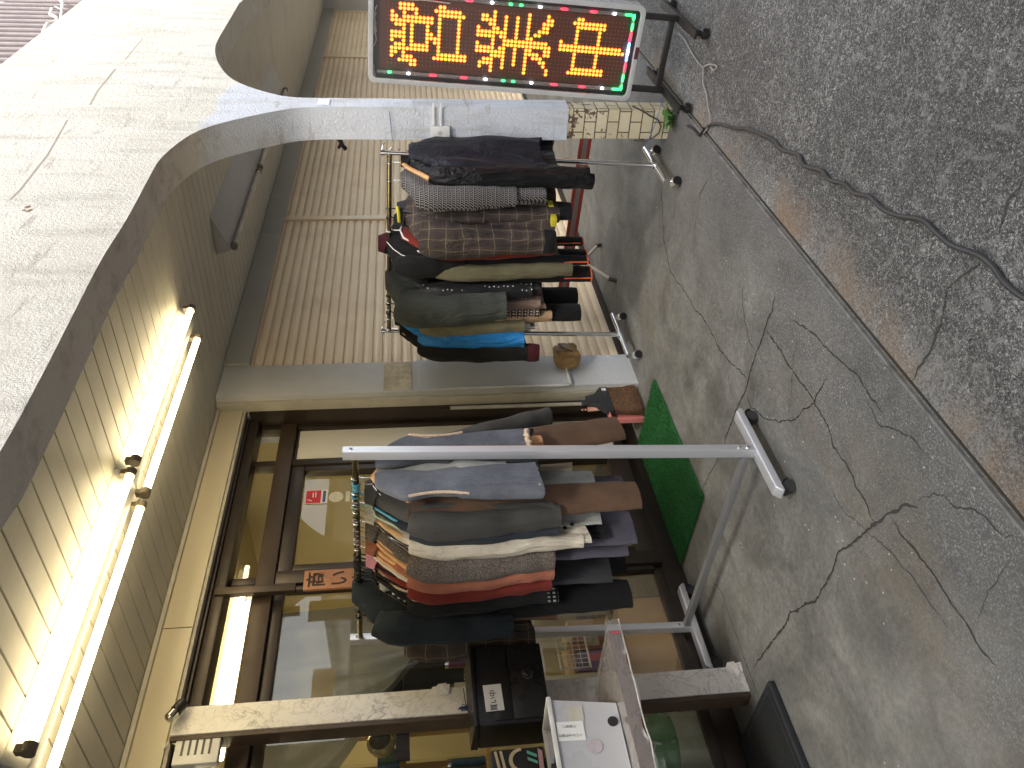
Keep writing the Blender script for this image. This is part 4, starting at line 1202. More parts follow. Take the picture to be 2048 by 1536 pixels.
def body_mesh(m, T, L, hw, dep, seed, folds=.012, n=44, rows=34, cx=0, hem=.012, open_front=False):
    base = len(m.v)
    for j in range(rows+1):
        t = j/rows
        z = -L*t
        wx, dy = interp(T, z)
        for i in range(n):
            a = 2*PI*i/n
            c, s_ = math.cos(a), math.sin(a)
            x = math.copysign(abs(c)**.72, c)*wx; y = math.copysign(abs(s_)**.8, s_)*dy
            g = min(1, t*1.6)
            f = folds*g*(math.sin(x*38+seed*2.1+2.2*nz(x*4, z*2.5, seed))*.7 + 1.5*nz(x*13, z*3.2, seed, 1))
            y += f*(1 if s_ >= 0 else 1)
            x += folds*.6*g*nz(y*10, z*5, seed, 3) + .006*nz(0, z*3, seed, 5)
            zz = z + (hem*nz(x*9, 0, seed, 8) + .6*hem*math.sin(a*2+seed))*t**6
            zz -= .02*abs(x/max(hw,.01))**2*t**8
            m.v.append(Vector((cx+x, y, zz)))
    for j in range(rows):
        for i in range(n):
            i2 = (i+1) % n
            m.f.append((base+j*n+i, base+(j+1)*n+i, base+(j+1)*n+i2, base+j*n+i2))
    m.f.append(tuple(base+i for i in range(n)))
    # hem turned inwards
    b2 = len(m.v)
    for i in range(n):
        p = m.v[base+rows*n+i]; m.v.append(Vector((cx+(p.x-cx)*.93, p.y*.72, p.z+.012)))
    for i in range(n):
        i2 = (i+1) % n
        m.f.append((base+rows*n+i, b2+i, b2+i2, base+rows*n+i2))
    m.f.append(tuple(b2+i for i in range(n))[::-1])

def tube_shape(m, path, rx, ry, seed, wr=.008, n=20, rows=30, capin=True):
    # path: list of points, rx (along X) and ry (along Y) per point
    base = len(m.v); K = len(path)-1
    for j in range(rows+1):
        t = j/rows*K; k = min(int(t), K-1); u = t-k
        def ev(arr, q):
            p0 = arr[max(q-1,0)]; p1 = arr[q]; p2 = arr[q+1]; p3 = arr[min(q+2,K)]
            return .5*((2*p1)+(p2-p0)*u+(2*p0-5*p1+4*p2-p3)*u*u+(3*p1-p0-3*p2+p3)*u**3)
        P = ev([Vector(p) for p in path], k)
        a_ = ev(rx, k); b_ = ev(ry, k)
        P2 = ev([Vector(p) for p in path], k)
        k2 = min(k+1, K); T_ = (Vector(path[k2])-Vector(path[k])).normalized()
        sd = T_.cross(Vector((0,1,0)));
        if sd.length < .1: sd = Vector((1,0,0))
        sd.normalize(); fw = T_.cross(sd).normalized()
        for i in range(n):
            a = 2*PI*i/n
            d = 1 + wr/max(.02, a_)*(.9*nz(math.cos(a)*1.6, math.sin(a)*1.6+seed, j/rows*4.5, 2) + .35*math.sin(j*.9+2.5*nz(a, seed, j*.2)))
            m.v.append(P + sd*math.cos(a)*a_*d + fw*math.sin(a)*b_*d)
    for j in range(rows):
        for i in range(n):
            i2 = (i+1) % n
            m.f.append((base+j*n+i, base+(j+1)*n+i, base+(j+1)*n+i2, base+j*n+i2))
    m.f.append(tuple(base+i for i in range(n)))
    b2 = len(m.v)
    c0 = sum((m.v[base+rows*n+i] for i in range(n)), Vector())/n
    for i in range(n):
        p = m.v[base+rows*n+i]; m.v.append(c0+(p-c0)*.8+Vector((0,0,.01)))
    for i in range(n):
        i2 = (i+1) % n
        m.f.append((base+rows*n+i, b2+i, b2+i2, base+rows*n+i2))
    m.f.append(tuple(b2+i for i in range(n))[::-1])

def garment(name, label, cat, rack, Y, mat, L, hw=.215, dep=.045, sl=(.55,.55), yaw=0, top=.065, flare=1.0, folds=.017, seed=None,
            collar=None, group=None, dx=0, spread=(.0,.0), sr=.045, fwd=(0,0), buttons=None, shoulder=.085, cuffs=None, cuffmat=None, chest=.9):
    if shoulder == .085: shoulder = .15 if rack is RK1 else .12
    if seed is None: seed = Y*10+hw
    rp = rack.rail(Y)
    t = thing(name, label, cat, (rp.x+dx, rp.y, rp.z-top), R(yaw), group)
    d = dep
    T = [(0, .050, d*.55), (-.016, .068, d*.7), (-.02-shoulder*.22, hw*.50, d*.85), (-.025-shoulder*.6, hw*.80, d*.95), (-.03-shoulder, hw*.985, d), (-.08-shoulder, hw*(chest+.04), d*1.05),
         (-.2-shoulder, hw*chest, d*1.1), (-L*.6-.06, hw*(chest+flare)/2, d*1.15), (-L-.05, hw*flare, d*1.05)]
    m = MB(); body_mesh(m, T, L, hw, d, seed, folds)
    b = m.build('bodice' if cat == 'dress' else 'body', mat, t, smooth=True, angle=70)
    for s, ln, spd, fw in ((-1, sl[0], spread[0], fwd[0]), (1, sl[1], spread[1], fwd[1])):
        if not ln: continue
        m = MB()
        x0 = s*(hw-.035); z0 = -.035-shoulder*.75; ln = ln-(shoulder-.085)*.75
        path = [(x0, 0, z0), (x0+s*(.030+spd*.12), fw*.1, z0-ln*.14), (x0+s*(.034+spd*.45), fw*.45, z0-ln*.5), (x0+s*(.020+spd*.8), fw*.8, z0-ln*.8), (x0+s*(.014+spd), fw, z0-ln)]
        tube_shape(m, path, [sr*.95, sr, sr*.86, sr*.74, sr*.66], [d*1.0, max(d*1.1,sr*1.1), sr*1.08, sr*.95, sr*.85], seed+s, .006)
        so = m.build('sleeve', mat, t, smooth=True, angle=70)
        if cuffmat:
            m = MB(); p = Vector(path[-1]); q = Vector(path[-2]); dv = (p-q).normalized()
            tube_shape(m, [tuple(p-dv*.012), tuple(p+dv*.03), tuple(p+dv*.055)], [sr*.71, sr*.72, sr*.62], [sr*.9, sr*.92, sr*.8], seed, .002, rows=8)
            m.build('cuff', cuffmat, so, smooth=True, angle=70)
    if collar:
        m = MB()
        n = 26
        def cf(u, v):
            a = 2*PI*u; r1 = .060+.018*v; r2 = d*.62+.014*v
            return (r1*math.cos(a), r2*math.sin(a), .012+.0*v-.030*v+.014*math.cos(a*2)*v+.03*(1-v)*.6)
        m.grid(cf, n, 4); m.grid(lambda u, v: tuple(Vector(cf(u, v))*.93), n, 4)
        m.build('collar', collar, t, smooth=True)
    if buttons:
        m = MB()
        for (bx_, bz_) in buttons[1]:
            m.lathe([(.008,0),(.008,.003),(.005,.004)], 12, Matrix.Translation((bx_, -d*1.25-.004, bz_)) @ Matrix.Rotation(R(90),4,'X'))
        m.build('button', buttons[0], t, smooth=True)
    return t

def trousers(name, label, rack, Y, mat, z0, z1, xs=(-.08,.08), wtop=.075, wbot=.062, dep=.022, yaw=0, group=None, seed=1, cat='trousers', stripe=None, lean=(0,0), dx=0, waist=True, folded=False):
    rp = rack.rail(Y)
    t = thing(name, label, cat, (rp.x+dx, rp.y, 0), R(yaw), group)
    if waist:
        m = MB()
        body_mesh(m, [(0,abs(xs[1]-xs[0])/2+wtop,dep),(-.3,abs(xs[1]-xs[0])/2+wtop*1.05,dep*1.2)], .16, .1, dep, seed, .004, rows=10)
        for k in range(len(m.v)): m.v[k] += Vector((sum(xs)/2, 0, z0+.02))
        m.build('waist', mat, t, smooth=True, angle=70)
    for k, x in enumerate(xs):
        ln = lean[k] if k < len(lean) else 0
        m = MB(); tube_shape(m, [(x, 0, z0), (x+ln*.3, 0, z0+(z1-z0)*.35), (x+ln*.65, 0, z0+(z1-z0)*.7), (x+ln, .004, z1-.015*k)], [wtop, wtop*.95, (wtop+wbot)/2, wbot], [dep]*4, seed+k*3, .004, rows=34)
        lg = m.build('leg', mat, t, smooth=True, angle=70)
        if stripe:
            m = MB(); m.tube([(x+ln-wbot*1.0, -.004, z1+.16), (x+ln-wbot*1.015, -.004, z1+.0)], .004, 6); m.build('side_stripe', stripe, lg, smooth=True)
            m = MB(); tube_shape(m, [(x+ln,.004,z1-.015*k+.004),(x+ln,.004,z1-.015*k-.003)], [wbot*1.02]*2, [dep*1.03]*2, seed, 0, rows=2); m.build('hem_trim', stripe, lg, smooth=True)
    return t

# ---- fabrics
F_suede = fabric('blue_suede', (.095,.102,.124), 'suede', (.165,.175,.20), wr=.6)
F_brown = fabric('brown_cloth', (.105,.060,.036), wr=.35)
F_char = fabric('charcoal_cloth', (.052,.05,.047), wr=.35)
F_navy = fabric('dark_navy_cloth', (.022,.028,.038), wr=.35)
F_cream = fabric('cream_cotton', (.52,.47,.38), wr=.8)
F_tweed = fabric('brown_tweed', (.052,.042,.036), 'tweed', (.17,.145,.13), wr=.3)
F_salm = fabric('salmon_cloth', (.33,.12,.075), wr=.35)
F_red = fabric('dark_red_cloth', (.16,.022,.016), wr=.35)
F_slate = fabric('slate_violet_cloth', (.080,.074,.098), wr=.3)
F_teal = fabric('blue_black_cloth', (.019,.026,.032), wr=.5)
F_black = fabric('black_cloth', (.010,.010,.011), wr=.5)
F_plaid = fabric('brown_plaid', (.062,.048,.038), 'plaid', (.16,.125,.085), wr=.6)
F_plaid2 = fabric('mauve_brown_plaid', (.066,.050,.046), 'plaid', (.20,.16,.10), wr=1.0)
F_knit = fabric('black_white_knit', (.018,.016,.018), 'knit', (.36,.34,.34), wr=.2)
F_olive = fabric('olive_cloth', (.135,.125,.075), wr=.5)
F_gry = fabric('grey_green_cloth', (.055,.062,.058), wr=.9)
F_blue = fabric('bright_blue_nylon', (.015,.17,.46), wr=1.1, rough=.5)
F_fleece = fabric('sherpa_lining', (.52,.38,.27), 'tweed', (.66,.52,.38), wr=.8)
F_dgrey = fabric('dark_grey_cloth', (.035,.037,.042), wr=.4)
F_white = fabric('offwhite_cloth', (.60,.58,.53), wr=.6)
F_shiny = fabric('shiny_black_nylon', (.008,.008,.010), wr=1.2, rough=.35)
F_navy2 = fabric('navy_nylon', (.008,.010,.018), wr=1.1, rough=.5)
F_check = fabric('black_white_check', (.02,.02,.02), 'check', (.6,.6,.58), wr=.3)
F_nord = fabric('nordic_knit', (.045,.032,.028), 'nordic', (.45,.38,.33), wr=.4)
F_tan = fabric('tan_cloth', (.42,.28,.17), wr=.6)
F_burg = fabric('burgundy_cloth', (.055,.010,.014), wr=.5)
F_grlt = fabric('pale_grey_cloth', (.32,.33,.31), wr=.6)
F_pink = fabric('pink_lining', (.62,.28,.36), wr=.3)
F_stud = fabric('studded_leather', (.018,.018,.02), 'studs', (.6,.6,.6), rough=.35, wr=.7)
M_yel = plain('yellow_trim', (.55,.47,.03), .5)
M_ora = plain('orange_trim', (.75,.14,.04), .5)
G1 = 'clothes hanging on the aluminium rack'; G2 = 'clothes hanging on the chrome rack'

# ---- rack one, front to back
vp = RK1.rail(2.165)
vest = thing('vest', 'blue suede vest with fleece lining, nearest garment on the aluminium rack', 'vest', (vp.x, vp.y, vp.z-.075), R(2), G1)
for s_, yo, yw in ((-1, -.030, .045), (1, .010, .02)):
    m = MB()
    body_mesh(m, [(0,.030,.020),(-.03,.055,.024),(-.09,.078,.027),(-.12,.082,.028),(-.20,.066,.028),(-.30,.078,.030),(-.45,.092,.030),(-.7,.098,.030)], .60, .09, .03, 3.3+s_, .006, n=36, hem=.016)
    for k in range(len(m.v)):
        p = m.v[k]; t_ = min(1, -p.z/.12)
        p.x = p.x*.98 + s_*(.055+.055*t_) + (s_*.012 if -p.z > .3 else 0); p.y += yo*min(1, -p.z/.35) - yw*abs(p.x)*.6
    pn = m.build('front_panel', F_suede, vest, smooth=True, angle=70)
    m = MB(); m.tube([(s_*(.196-.014*math.sin(PI*k/14)), yo*.8-.020, -.125-.0155*k) for k in range(15)], .0055, 8)
    m.build('fleece_trim', F_fleece, pn, smooth=True)
    m = MB(); m.tube([(s_*(.035+.010*k), yo*min(1,.05*k)-.026-.002*(k%2), -.598+.004*math.sin(k*1.7)) for k in range(16)], [.011+.002*math.sin(k*2.3) for k in range(16)], 8)
    m.build('fleece_hem', F_fleece, pn, smooth=True)
m = MB(); tube_shape(m, [(.12,.03,-.50),(.15,.02,-.60),(.16,.02,-.66)], [.03,.032,.028], [.02,.022,.02], 2, .004, rows=10)
m.build('lining_flap', plain('tan_suede', (.50,.26,.13), .8, var=.2), vest, smooth=True)
garment('blouse', 'pale grey white blouse seen through the open front of the vest', 'blouse', RK1, 2.205, F_grlt, .50, hw=.12, dep=.018, sl=(0,0), group=G1, top=.08)
trousers('brown_overall', 'long brown trousers behind the blue vest, reaching lowest at the front of the rack', RK1, 2.25, F_brown, .02, -.845, xs=(-.125,.155), wtop=.085, wbot=.070, dep=.030, yaw=0, group=G1, seed=4, lean=(.02,.14))
garment('jacket', 'charcoal jacket behind the vest, one sleeve flung out towards the pillar', 'jacket', RK1, 2.275, F_char, .66, hw=.215, dep=.04, sl=(.60,.66), yaw=4, group=G1, spread=(-.005,.26), sr=.052, collar=F_char)
garment('jacket', 'thin dark navy jacket between the charcoal jacket and the cream coat', 'jacket', RK1, 2.315, F_navy, .60, hw=.220, dep=.022, sl=(.60,.56), group=G1, sr=.028, spread=(.01,0))
garment('coat', 'cream cotton coat with a buttoned hem tab', 'coat', RK1, 2.375, F_cream, .80, hw=.220, dep=.035, sl=(.70,.58), group=G1, sr=.040, flare=1.06, collar=F_cream, spread=(.012,0), buttons=(M_bronze, [(-.19,-.73),(-.175,-.76),(-.19,-.45)]))
trousers('trousers', 'pale grey trousers hanging low behind the charcoal jacket', RK1, 2.335, F_grlt, -.10, -.70, xs=(-.10,.06), wtop=.08, wbot=.07, dep=.014, group=G1, seed=8)
trousers('trousers', 'slate violet trousers hanging below the cream coat, longer pair', RK1, 2.42, F_slate, -.10, -.845, xs=(-.115,.09), wtop=.095, wbot=.088, dep=.020, group=G1, seed=11)
trousers('trousers', 'slate violet trousers hanging below the tweed jacket, shorter pair', RK1, 2.505, F_slate, -.10, -.825, xs=(-.105,.08), wtop=.095, wbot=.085, dep=.020, group=G1, seed=14)
trousers('trousers', 'black trousers just behind the pale grey pair', RK1, 2.385, F_black, -.10, -.72, xs=(-.14,.06), wtop=.07, wbot=.06, dep=.012, group=G1, seed=8)
garment('jacket', 'brown flecked tweed jacket between the cream coat and the salmon jacket', 'jacket', RK1, 2.475, F_tweed, .66, hw=.225, dep=.042, sl=(.60,.6), group=G1, sr=.058, collar=F_tweed, spread=(.004,0))
garment('jacket', 'salmon pink jacket with a buttoned cuff', 'jacket', RK1, 2.555, F_salm, .67, hw=.225, dep=.034, sl=(.61,.6), group=G1, sr=.045, collar=F_salm, spread=(.0,0), buttons=(M_paper, [(-.205,-.60)]))
garment('blouse', 'thin pale beige blouse edge between the salmon and the red jackets', 'blouse', RK1, 2.595, F_white, .68, hw=.222, dep=.014, sl=(.56,.5), group=G1, sr=.016)
garment('jacket', 'dark red jacket with a pink collar lining', 'jacket', RK1, 2.635, F_red, .68, hw=.222, dep=.030, sl=(.61,.6), group=G1, sr=.038, collar=F_pink)
garment('shirt', 'short pale beige shirt behind the red jacket', 'shirt', RK1, 2.675, F_fleece, .50, hw=.215, dep=.012, sl=(.46,.4), group=G1, sr=.016)
garment('jacket', 'black jacket with a checked pocket square in the crowded middle of the rack', 'jacket', RK1, 2.715, F_black, .66, hw=.215, dep=.030, sl=(.60,.6), group=G1, sr=.042)
trousers('trousers', 'dark grey trousers with a flared hem behind the red jacket', RK1, 2.665, F_dgrey, -.12, -.78, xs=(-.10,.08), wtop=.09, wbot=.085, dep=.022, group=G1, seed=21)
garment('blouse', 'crumpled pale grey blouse among the black hangers', 'blouse', RK1, 2.74, F_grlt, .30, hw=.12, dep=.03, sl=(0,0), group=G1, top=.09, dx=-.04)
garment('skirt_suit', 'black and white checked top showing a small square below the black jacket', 'shirt', RK1, 2.76, F_check, .74, hw=.19, dep=.016, sl=(0,0), group=G1)
trousers('trousers', 'black velvet trousers hanging lowest towards the far post', RK1, 2.825, F_black, -.12, -.885, xs=(-.125,.06), wtop=.095, wbot=.072, dep=.034, group=G1, seed=25)
garment('cardigan', 'brown cardigan whose hem shows below the blue black jacket', 'cardigan', RK1, 2.85, F_brown, .74, hw=.215, dep=.026, sl=(.4,.4), group=G1, chest=.92)
teal = garment('jacket', 'blue black jacket slung over the rail so its shoulder rises above it', 'jacket', RK1, 2.835, F_teal, .50, hw=.20, dep=.045, sl=(.56,.5), group=G1, sr=.068, top=.03, dx=-.02, shoulder=.10, spread=(.02,0), folds=.016, fwd=(.03,0))
teal.location.z += .055
garment('jacket', 'brown plaid jacket at the far end of the aluminium rack', 'jacket', RK1, 2.985, F_plaid, .66, hw=.22, dep=.055, sl=(.58,.55), group=G1, sr=.058, collar=F_olive, spread=(.0,0))

# ---- rack two, front to back
garment('coat', 'long black nylon coat nearest the slim column on the chrome rack', 'coat', RK2, 1.725, F_shiny, .80, hw=.205, dep=.045, sl=(.86,.6), yaw=-4, dx=.035, group=G2, sr=.058, top=.09, spread=(-.01,.02), fwd=(.01,0), collar=F_black)
garment('jacket', 'navy nylon jacket whose long sleeve hangs in front of the chrome post', 'jacket', RK2, 1.665, F_navy2, .70, hw=.13, dep=.028, sl=(.88,0), yaw=-15, group=G2, sr=.052, top=.10, dx=.0, spread=(.03,0), fwd=(.09,0))
garment('sweater', 'black and white striped herringbone knit sweater', 'sweater', RK2, 1.825, F_knit, .74, hw=.235, dep=.060, sl=(.50,.5), group=G2, sr=.062, top=.06, shoulder=.07, chest=1.0, folds=.014)
pj = garment('ski_jacket', 'bulky brown plaid ski jacket with yellow zip and black cuffs', 'jacket', RK2, 2.02, F_plaid2, .80, hw=.25, dep=.10, sl=(.66,.7), yaw=-8, group=G2, sr=.080, top=.075, shoulder=.09, collar=F_dgrey, cuffmat=F_black, fwd=(.02,-.16), spread=(.02,-.05), folds=.026, chest=.95)
m = MB(); m.box(-.17,-.08,-.112,-.104,-.205,-.196, Matrix.Rotation(R(-60),4,'Y') @ Matrix.Translation((0,0,0))); 
m = MB(); m.tube([(-.255,-.075,-.20),(-.272,-.05,-.38)], .006, 8); m.build('yellow_zip', M_yel, pj, smooth=True)
m = MB(); m.cbox((-.225,-.10,-.80),(.05,.05,.03)); m.build('yellow_tab', M_yel, pj, bevel=.004)
m = MB(); m.tube([(-.045,-.075,.028),(-.07,-.05,.022),(-.078,0,.02)], .010, 8); m.build('yellow_collar_edge', M_yel, pj, smooth=True)
trousers('ski_trousers', 'brown plaid ski trousers with a yellow patch and black cuff below the knit sweater', RK2, 1.95, F_plaid2, -.15, -.80, xs=(-.13,.1), wtop=.10, wbot=.085, dep=.05, group=G2, seed=31, cat='trousers')
q = RK2.rail(1.95)
m = MB(); tube_shape(m, [(q.x-.13, q.y-.002, -.79), (q.x-.13, q.y, -.87)], [.070,.066], [.046,.042], 1, .003, rows=6)
cf = m.build('ankle_cuff', F_black, None, smooth=True); 
st = bpy.data.objects.get('ski_trousers'); cf.parent = st; cf.matrix_parent_inverse = Matrix.Translation((-st.location.x, -st.location.y, -st.location.z))
m = MB(); m.cbox((-.145,-.052,-.755),(.07,.006,.028)); m.build('yellow_patch', M_yel, st, bevel=.002)
bj = garment('jacket', 'black jacket with burgundy shoulders and white piping rising above the rail', 'jacket', RK2, 2.20, F_black, .62, hw=.215, dep=.05, sl=(.34,.4), yaw=-10, group=G2, sr=.060, top=.03, shoulder=.06, collar=F_burg)
bj.location.z += .06
m = MB(); m.tube([(-.06,-.056,-.02),(-.13,-.060,-.055),(-.185,-.062,-.10),(-.215,-.063,-.16)], .0022, 6); m.build('white_piping', M_paper, bj, smooth=True)
garment('jumper', 'dark burgundy red jumper whose hem shows under the ski jacket', 'sweater', RK2, 2.14, F_red, .80, hw=.21, dep=.03, sl=(.74,.5), group=G2, sr=.05)
garment('coat', 'light olive coat between the ski jacket and the big grey green jacket', 'coat', RK2, 2.27, F_olive, .85, hw=.222, dep=.040, sl=(.80,.7), group=G2, sr=.046, top=.12)
gj = garment('jacket', 'large grey green jacket with its shoulder above the rail', 'jacket', RK2, 2.44, F_gry, .60, hw=.235, dep=.085, sl=(.58,.5), yaw=-14, group=G2, sr=.105, top=.03, shoulder=.06, spread=(.03,0), fwd=(-.03,0), folds=.02)
gj.location.z += .05
garment('leather_jacket', 'black leather jacket with small silver studs, hem showing below the grey green one', 'jacket', RK2, 2.405, F_stud, .76, hw=.22, dep=.05, sl=(.64,.5), group=G2, sr=.058)
trousers('sports_trousers', 'black sports trousers with orange trim below the olive coat', RK2, 2.23, F_black, -.2, -.985, xs=(-.165,.06), wtop=.055, wbot=.036, dep=.024, group=G2, seed=41, stripe=M_ora)
trousers('sports_trousers', 'black sports trousers with an orange stripe below the studded leather jacket', RK2, 2.34, F_black, -.2, -1.02, xs=(-.13,.08), wtop=.07, wbot=.060, dep=.040, group=G2, seed=44, stripe=M_ora)
garment('coat', 'pale sandy coat hem between the leather jacket and the nordic sweater', 'coat', RK2, 2.49, fabric('mushroom_cloth', (.20,.14,.115), wr=.8, rough=.55), .82, hw=.215, dep=.04, sl=(.7,.5), group=G2, sr=.046)
garment('sweater', 'brown nordic patterned sweater low in the middle of the chrome rack', 'sweater', RK2, 2.545, F_nord, .80, hw=.215, dep=.035, sl=(.70,.5), group=G2, sr=.046)
garment('jacket', 'tan jacket whose sleeve end shows beside the nordic sweater', 'jacket', RK2, 2.585, F_tan, .72, hw=.21, dep=.025, sl=(.78,.5), group=G2, sr=.040)
garment('jacket', 'olive drab jacket between the grey green jacket and the blue one', 'jacket', RK2, 2.63, F_olive, .70, hw=.225, dep=.035, sl=(.62,.5), group=G2, sr=.055, spread=(.02,0))
garment('shirt', 'off white shirt edge between the olive and the blue jackets', 'shirt', RK2, 2.66, F_white, .78, hw=.215, dep=.02, sl=(.66,.4), group=G2, sr=.03)
trousers('trousers', 'black trousers hanging low near the far post of the chrome rack', RK2, 2.60, F_black, -.2, -.985, xs=(-.13,.06), wtop=.08, wbot=.065, dep=.045, group=G2, seed=51)
garment('jacket', 'bright blue nylon jacket near the far end of the chrome rack', 'jacket', RK2, 2.70, F_blue, .68, hw=.222, dep=.045, sl=(.62,.5), group=G2, sr=.058, spread=(.07,0), collar=F_navy2)
garment('jacket', 'black jacket with a dark red cuff at the far end of the chrome rack', 'jacket', RK2, 2.775, F_black, .72, hw=.225, dep=.045, sl=(.66,.5), group=G2, sr=.064, spread=(.085,0), cuffmat=F_burg)

# ---- hangers
def make_hanger(label, kind, mat, hookmat, group):
    t = thing('clothes_hanger', label, 'hanger', (0,0,0), 0, group)
    m = MB()
    pts = [(0,0,-.062),(0,0,-.03),(.004,0,-.018),(.016,0,-.006)] + [(.0165*math.cos(a), 0, .0165*math.sin(a)) for a in [R(-20+20*k) for k in range(12)]]
    m.tube(pts, .0017 if kind != 'plastic' else .0034, 8); m.build('hook', hookmat, t, smooth=True)
    m = MB()
    if kind == 'wood':
        for s in (-1, 1):
            tube_shape(m, [(0,0,-.068),(s*.07,-.004,-.098),(s*.135,-.002,-.158),(s*.175,.006,-.205)], [.014,.015,.014,.012], [.008,.009,.012,.014], 1, .0, n=12, rows=16)
    elif kind == 'plastic':
        for s in (-1, 1): m.tube([(0,0,-.06),(s*.07,0,-.078),(s*.135,0,-.155),(s*.170,0,-.200),(s*.170,0,-.212),(s*.15,0,-.215)], .0055, 8)
        m.tube([(-.15,0,-.215),(.15,0,-.215)], .004, 8)
    else:
        for s in (-1, 1): m.tube([(0,0,-.06),(s*.10,0,-.125),(s*.17,0,-.20),(s*.175,0,-.21),(s*.165,0,-.215)], .0018, 6)
        m.tube([(-.165,0,-.215),(.165,0,-.215)], .0018, 6)
    m.build('hanger_arm', mat, t, smooth=True)
    return t
GH1 = 'hangers on the aluminium rack'; GH2 = 'hangers on the chrome rack'
M_blk = plain('glossy_black_plastic', (.012,.012,.013), .22)
PR = {}
def hanger(rack, Y, kind, label, rz=0, tiltx=0, dz=0, colour=None):
    key = kind+(colour or '')
    mats = {'wood': (M_wood, M_chrome), 'plastic': (M_blk, M_blk), 'wire': (M_chrome, M_chrome)}
    if colour == 'white': mats['plastic'] = (M_white, M_white)
    if colour == 'green': mats['plastic'] = (plain('mint_plastic', (.35,.50,.38), .4),)*2
    if colour == 'blue': mats['plastic'] = (plain('blue_plastic_ring', (.10,.42,.62), .35),)*2
    g = GH1 if rack is RK1 else GH2
    if key not in PR:
        o = PR[key] = make_hanger(label, kind, *mats[kind], g)
    else: o = copy_tree(PR[key])
    p = rack.rail(Y)
    o.location = (p.x, p.y, p.z+.0145-.0165+.0165*.0+dz); o.location.z = p.z - .0015 + dz
    o.rotation_euler = (R(tiltx), 0, R(rz)); o['label'] = label; o['group'] = g
    return o
W = [(2.20,16,'vest'),(2.375,2,'cream coat'),(2.475,-3,'tweed jacket'),(2.50,-8,'tweed jacket, second of two touching hangers'),(2.555,4,'salmon jacket'),(2.59,8,'beige blouse')]
for (y, a, nme) in W: hanger(RK1, y, 'wood', 'pale wooden hanger at the %s on the aluminium rack' % nme, a)
for (y, a, nme) in [(2.235,-12,'brown trousers'),(2.275,5,'charcoal jacket'),(2.315,-3,'navy jacket'),(2.335,14,'pale grey trousers'),(2.42,-6,'longer slate trousers'),(2.44,9,'longer slate trousers, a spare one'),(2.53,3,'shorter slate trousers')]:
    hanger(RK1, y, 'wire', 'thin wire hanger at the %s on the aluminium rack' % nme, a)
for i, (y, a, nme) in enumerate([(2.635,5,'dark red jacket'),(2.66,-10,'flared dark grey trousers'),(2.685,7,'short beige shirt'),(2.70,-4,'black checked jacket'),(2.72,12,'black checked jacket, empty one'),(2.745,-7,'crumpled grey blouse'),(2.765,3,'checked top'),(2.79,10,'black velvet trousers'),(2.985,-3,'brown plaid jacket'),(3.03,6,'far post, empty one')]):
    hanger(RK1, y, 'plastic', 'black plastic hanger at the %s on the aluminium rack' % nme, a, 0)
hanger(RK1, 2.35, 'plastic', 'mint green plastic hanger on the aluminium rack', 8, colour='green')
hanger(RK1, 2.29, 'plastic', 'bright blue plastic hanger on the aluminium rack', -6, colour='blue')
for (y, a, nme) in [(1.725,-4,'long black coat'),(2.775,4,'black jacket with red cuff'),(2.585,0,'tan jacket')]: hanger(RK2, y, 'wood', 'pale wooden hanger at the %s on the chrome rack' % nme, a)
for (y, a, nme) in [(1.825,0,'striped sweater'),(2.27,5,'light olive coat'),(2.49,3,'sandy coat'),(2.63,-4,'olive drab jacket'),(2.70,6,'bright blue jacket')]: hanger(RK2, y, 'wire', 'thin wire hanger at the %s on the chrome rack' % nme, a)
for (y, a, nme) in [(1.99,12,'plaid ski trousers'),(2.045,-8,'plaid ski jacket'),(2.405,4,'studded leather jacket'),(2.545,-4,'nordic sweater'),(2.60,6,'low black trousers'),(2.66,-7,'off white shirt')]:
    hanger(RK2, y, 'plastic', 'black plastic hanger at the %s on the chrome rack' % nme, a)
for (y, a, nme) in [(2.12,-10,'burgundy jumper'),(2.20,8,'jacket with white piping')]: hanger(RK2, y, 'plastic', 'white plastic hanger at the %s on the chrome rack' % nme, a, colour='white')

# ================================================================== TABLE AND GOODS IN FRONT OF THE WINDOW
dt = thing('display_table', 'low brown display table covered with clear vinyl in front of the marble post', 'table', (1.42, 2.86, 0))
TZ = -.700
M_tt = plain('brown_table_top', (.20,.135,.11), .25, var=.25, scale=7)
m = MB(); m.box(-.62, .455, -.215, .205, TZ-.035, TZ-.004); m.build('table_top', M_tt, dt, bevel=.004)
m = MB(); m.box(-.62,.458,-.222,-.2155,TZ-.05,TZ+.0); m.box(.4555,.462,-.2150,.205,TZ-.05,TZ+.0); m.build('edge_band', plain('red_brown_edge', (.10,.045,.035), .4), dt, bevel=.001)
for sx in (-.56, -.22):
    for sy in (-.18, .17):
        m = MB(); m.tube([(sx, sy, TZ-.036), (sx, sy, floor_z(2.86+sy)+.004)], .012, 10); m.build('leg', M_steel_dark, dt, smooth=True)
def vinyl(u, v):
    x = -.62+u*1.125; y = -.225+v*.44
    e = max(0, (u-.93)/.07)
    return (x, y, TZ+.003+.003*nz(x*9, y*9, 2)-e*e*.012)
cvn = glass('clear_vinyl', (.93,.94,.93), 2.2, .14)
vc = thing('vinyl_cover', 'clear glossy vinyl sheet lying over the display table and hanging past its corner', 'table cover', (1.42, 2.86, 0))
m = MB(); m.grid(vinyl, 40, 16)
m.grid(lambda u, v: (-.62+u*1.125, -.2255-.006*v+.006*nz(u*20, v*3, 1)*v, TZ+.003-.055*v*(1+.35*nz(u*9,0,4))), 60, 4)
m.build('sheet', cvn, vc, smooth=True, fix=False)
m = MB(); m.tube([(-.62+k*.0562, -.229+.003*math.sin(k*2.1), TZ-.052+.010*nz(k*.7,0,4)) for k in range(21)], .003, 6); m.build('vinyl_edge', plain('milky_vinyl_edge', (.55,.50,.46), .3), vc, smooth=True)
m = MB()
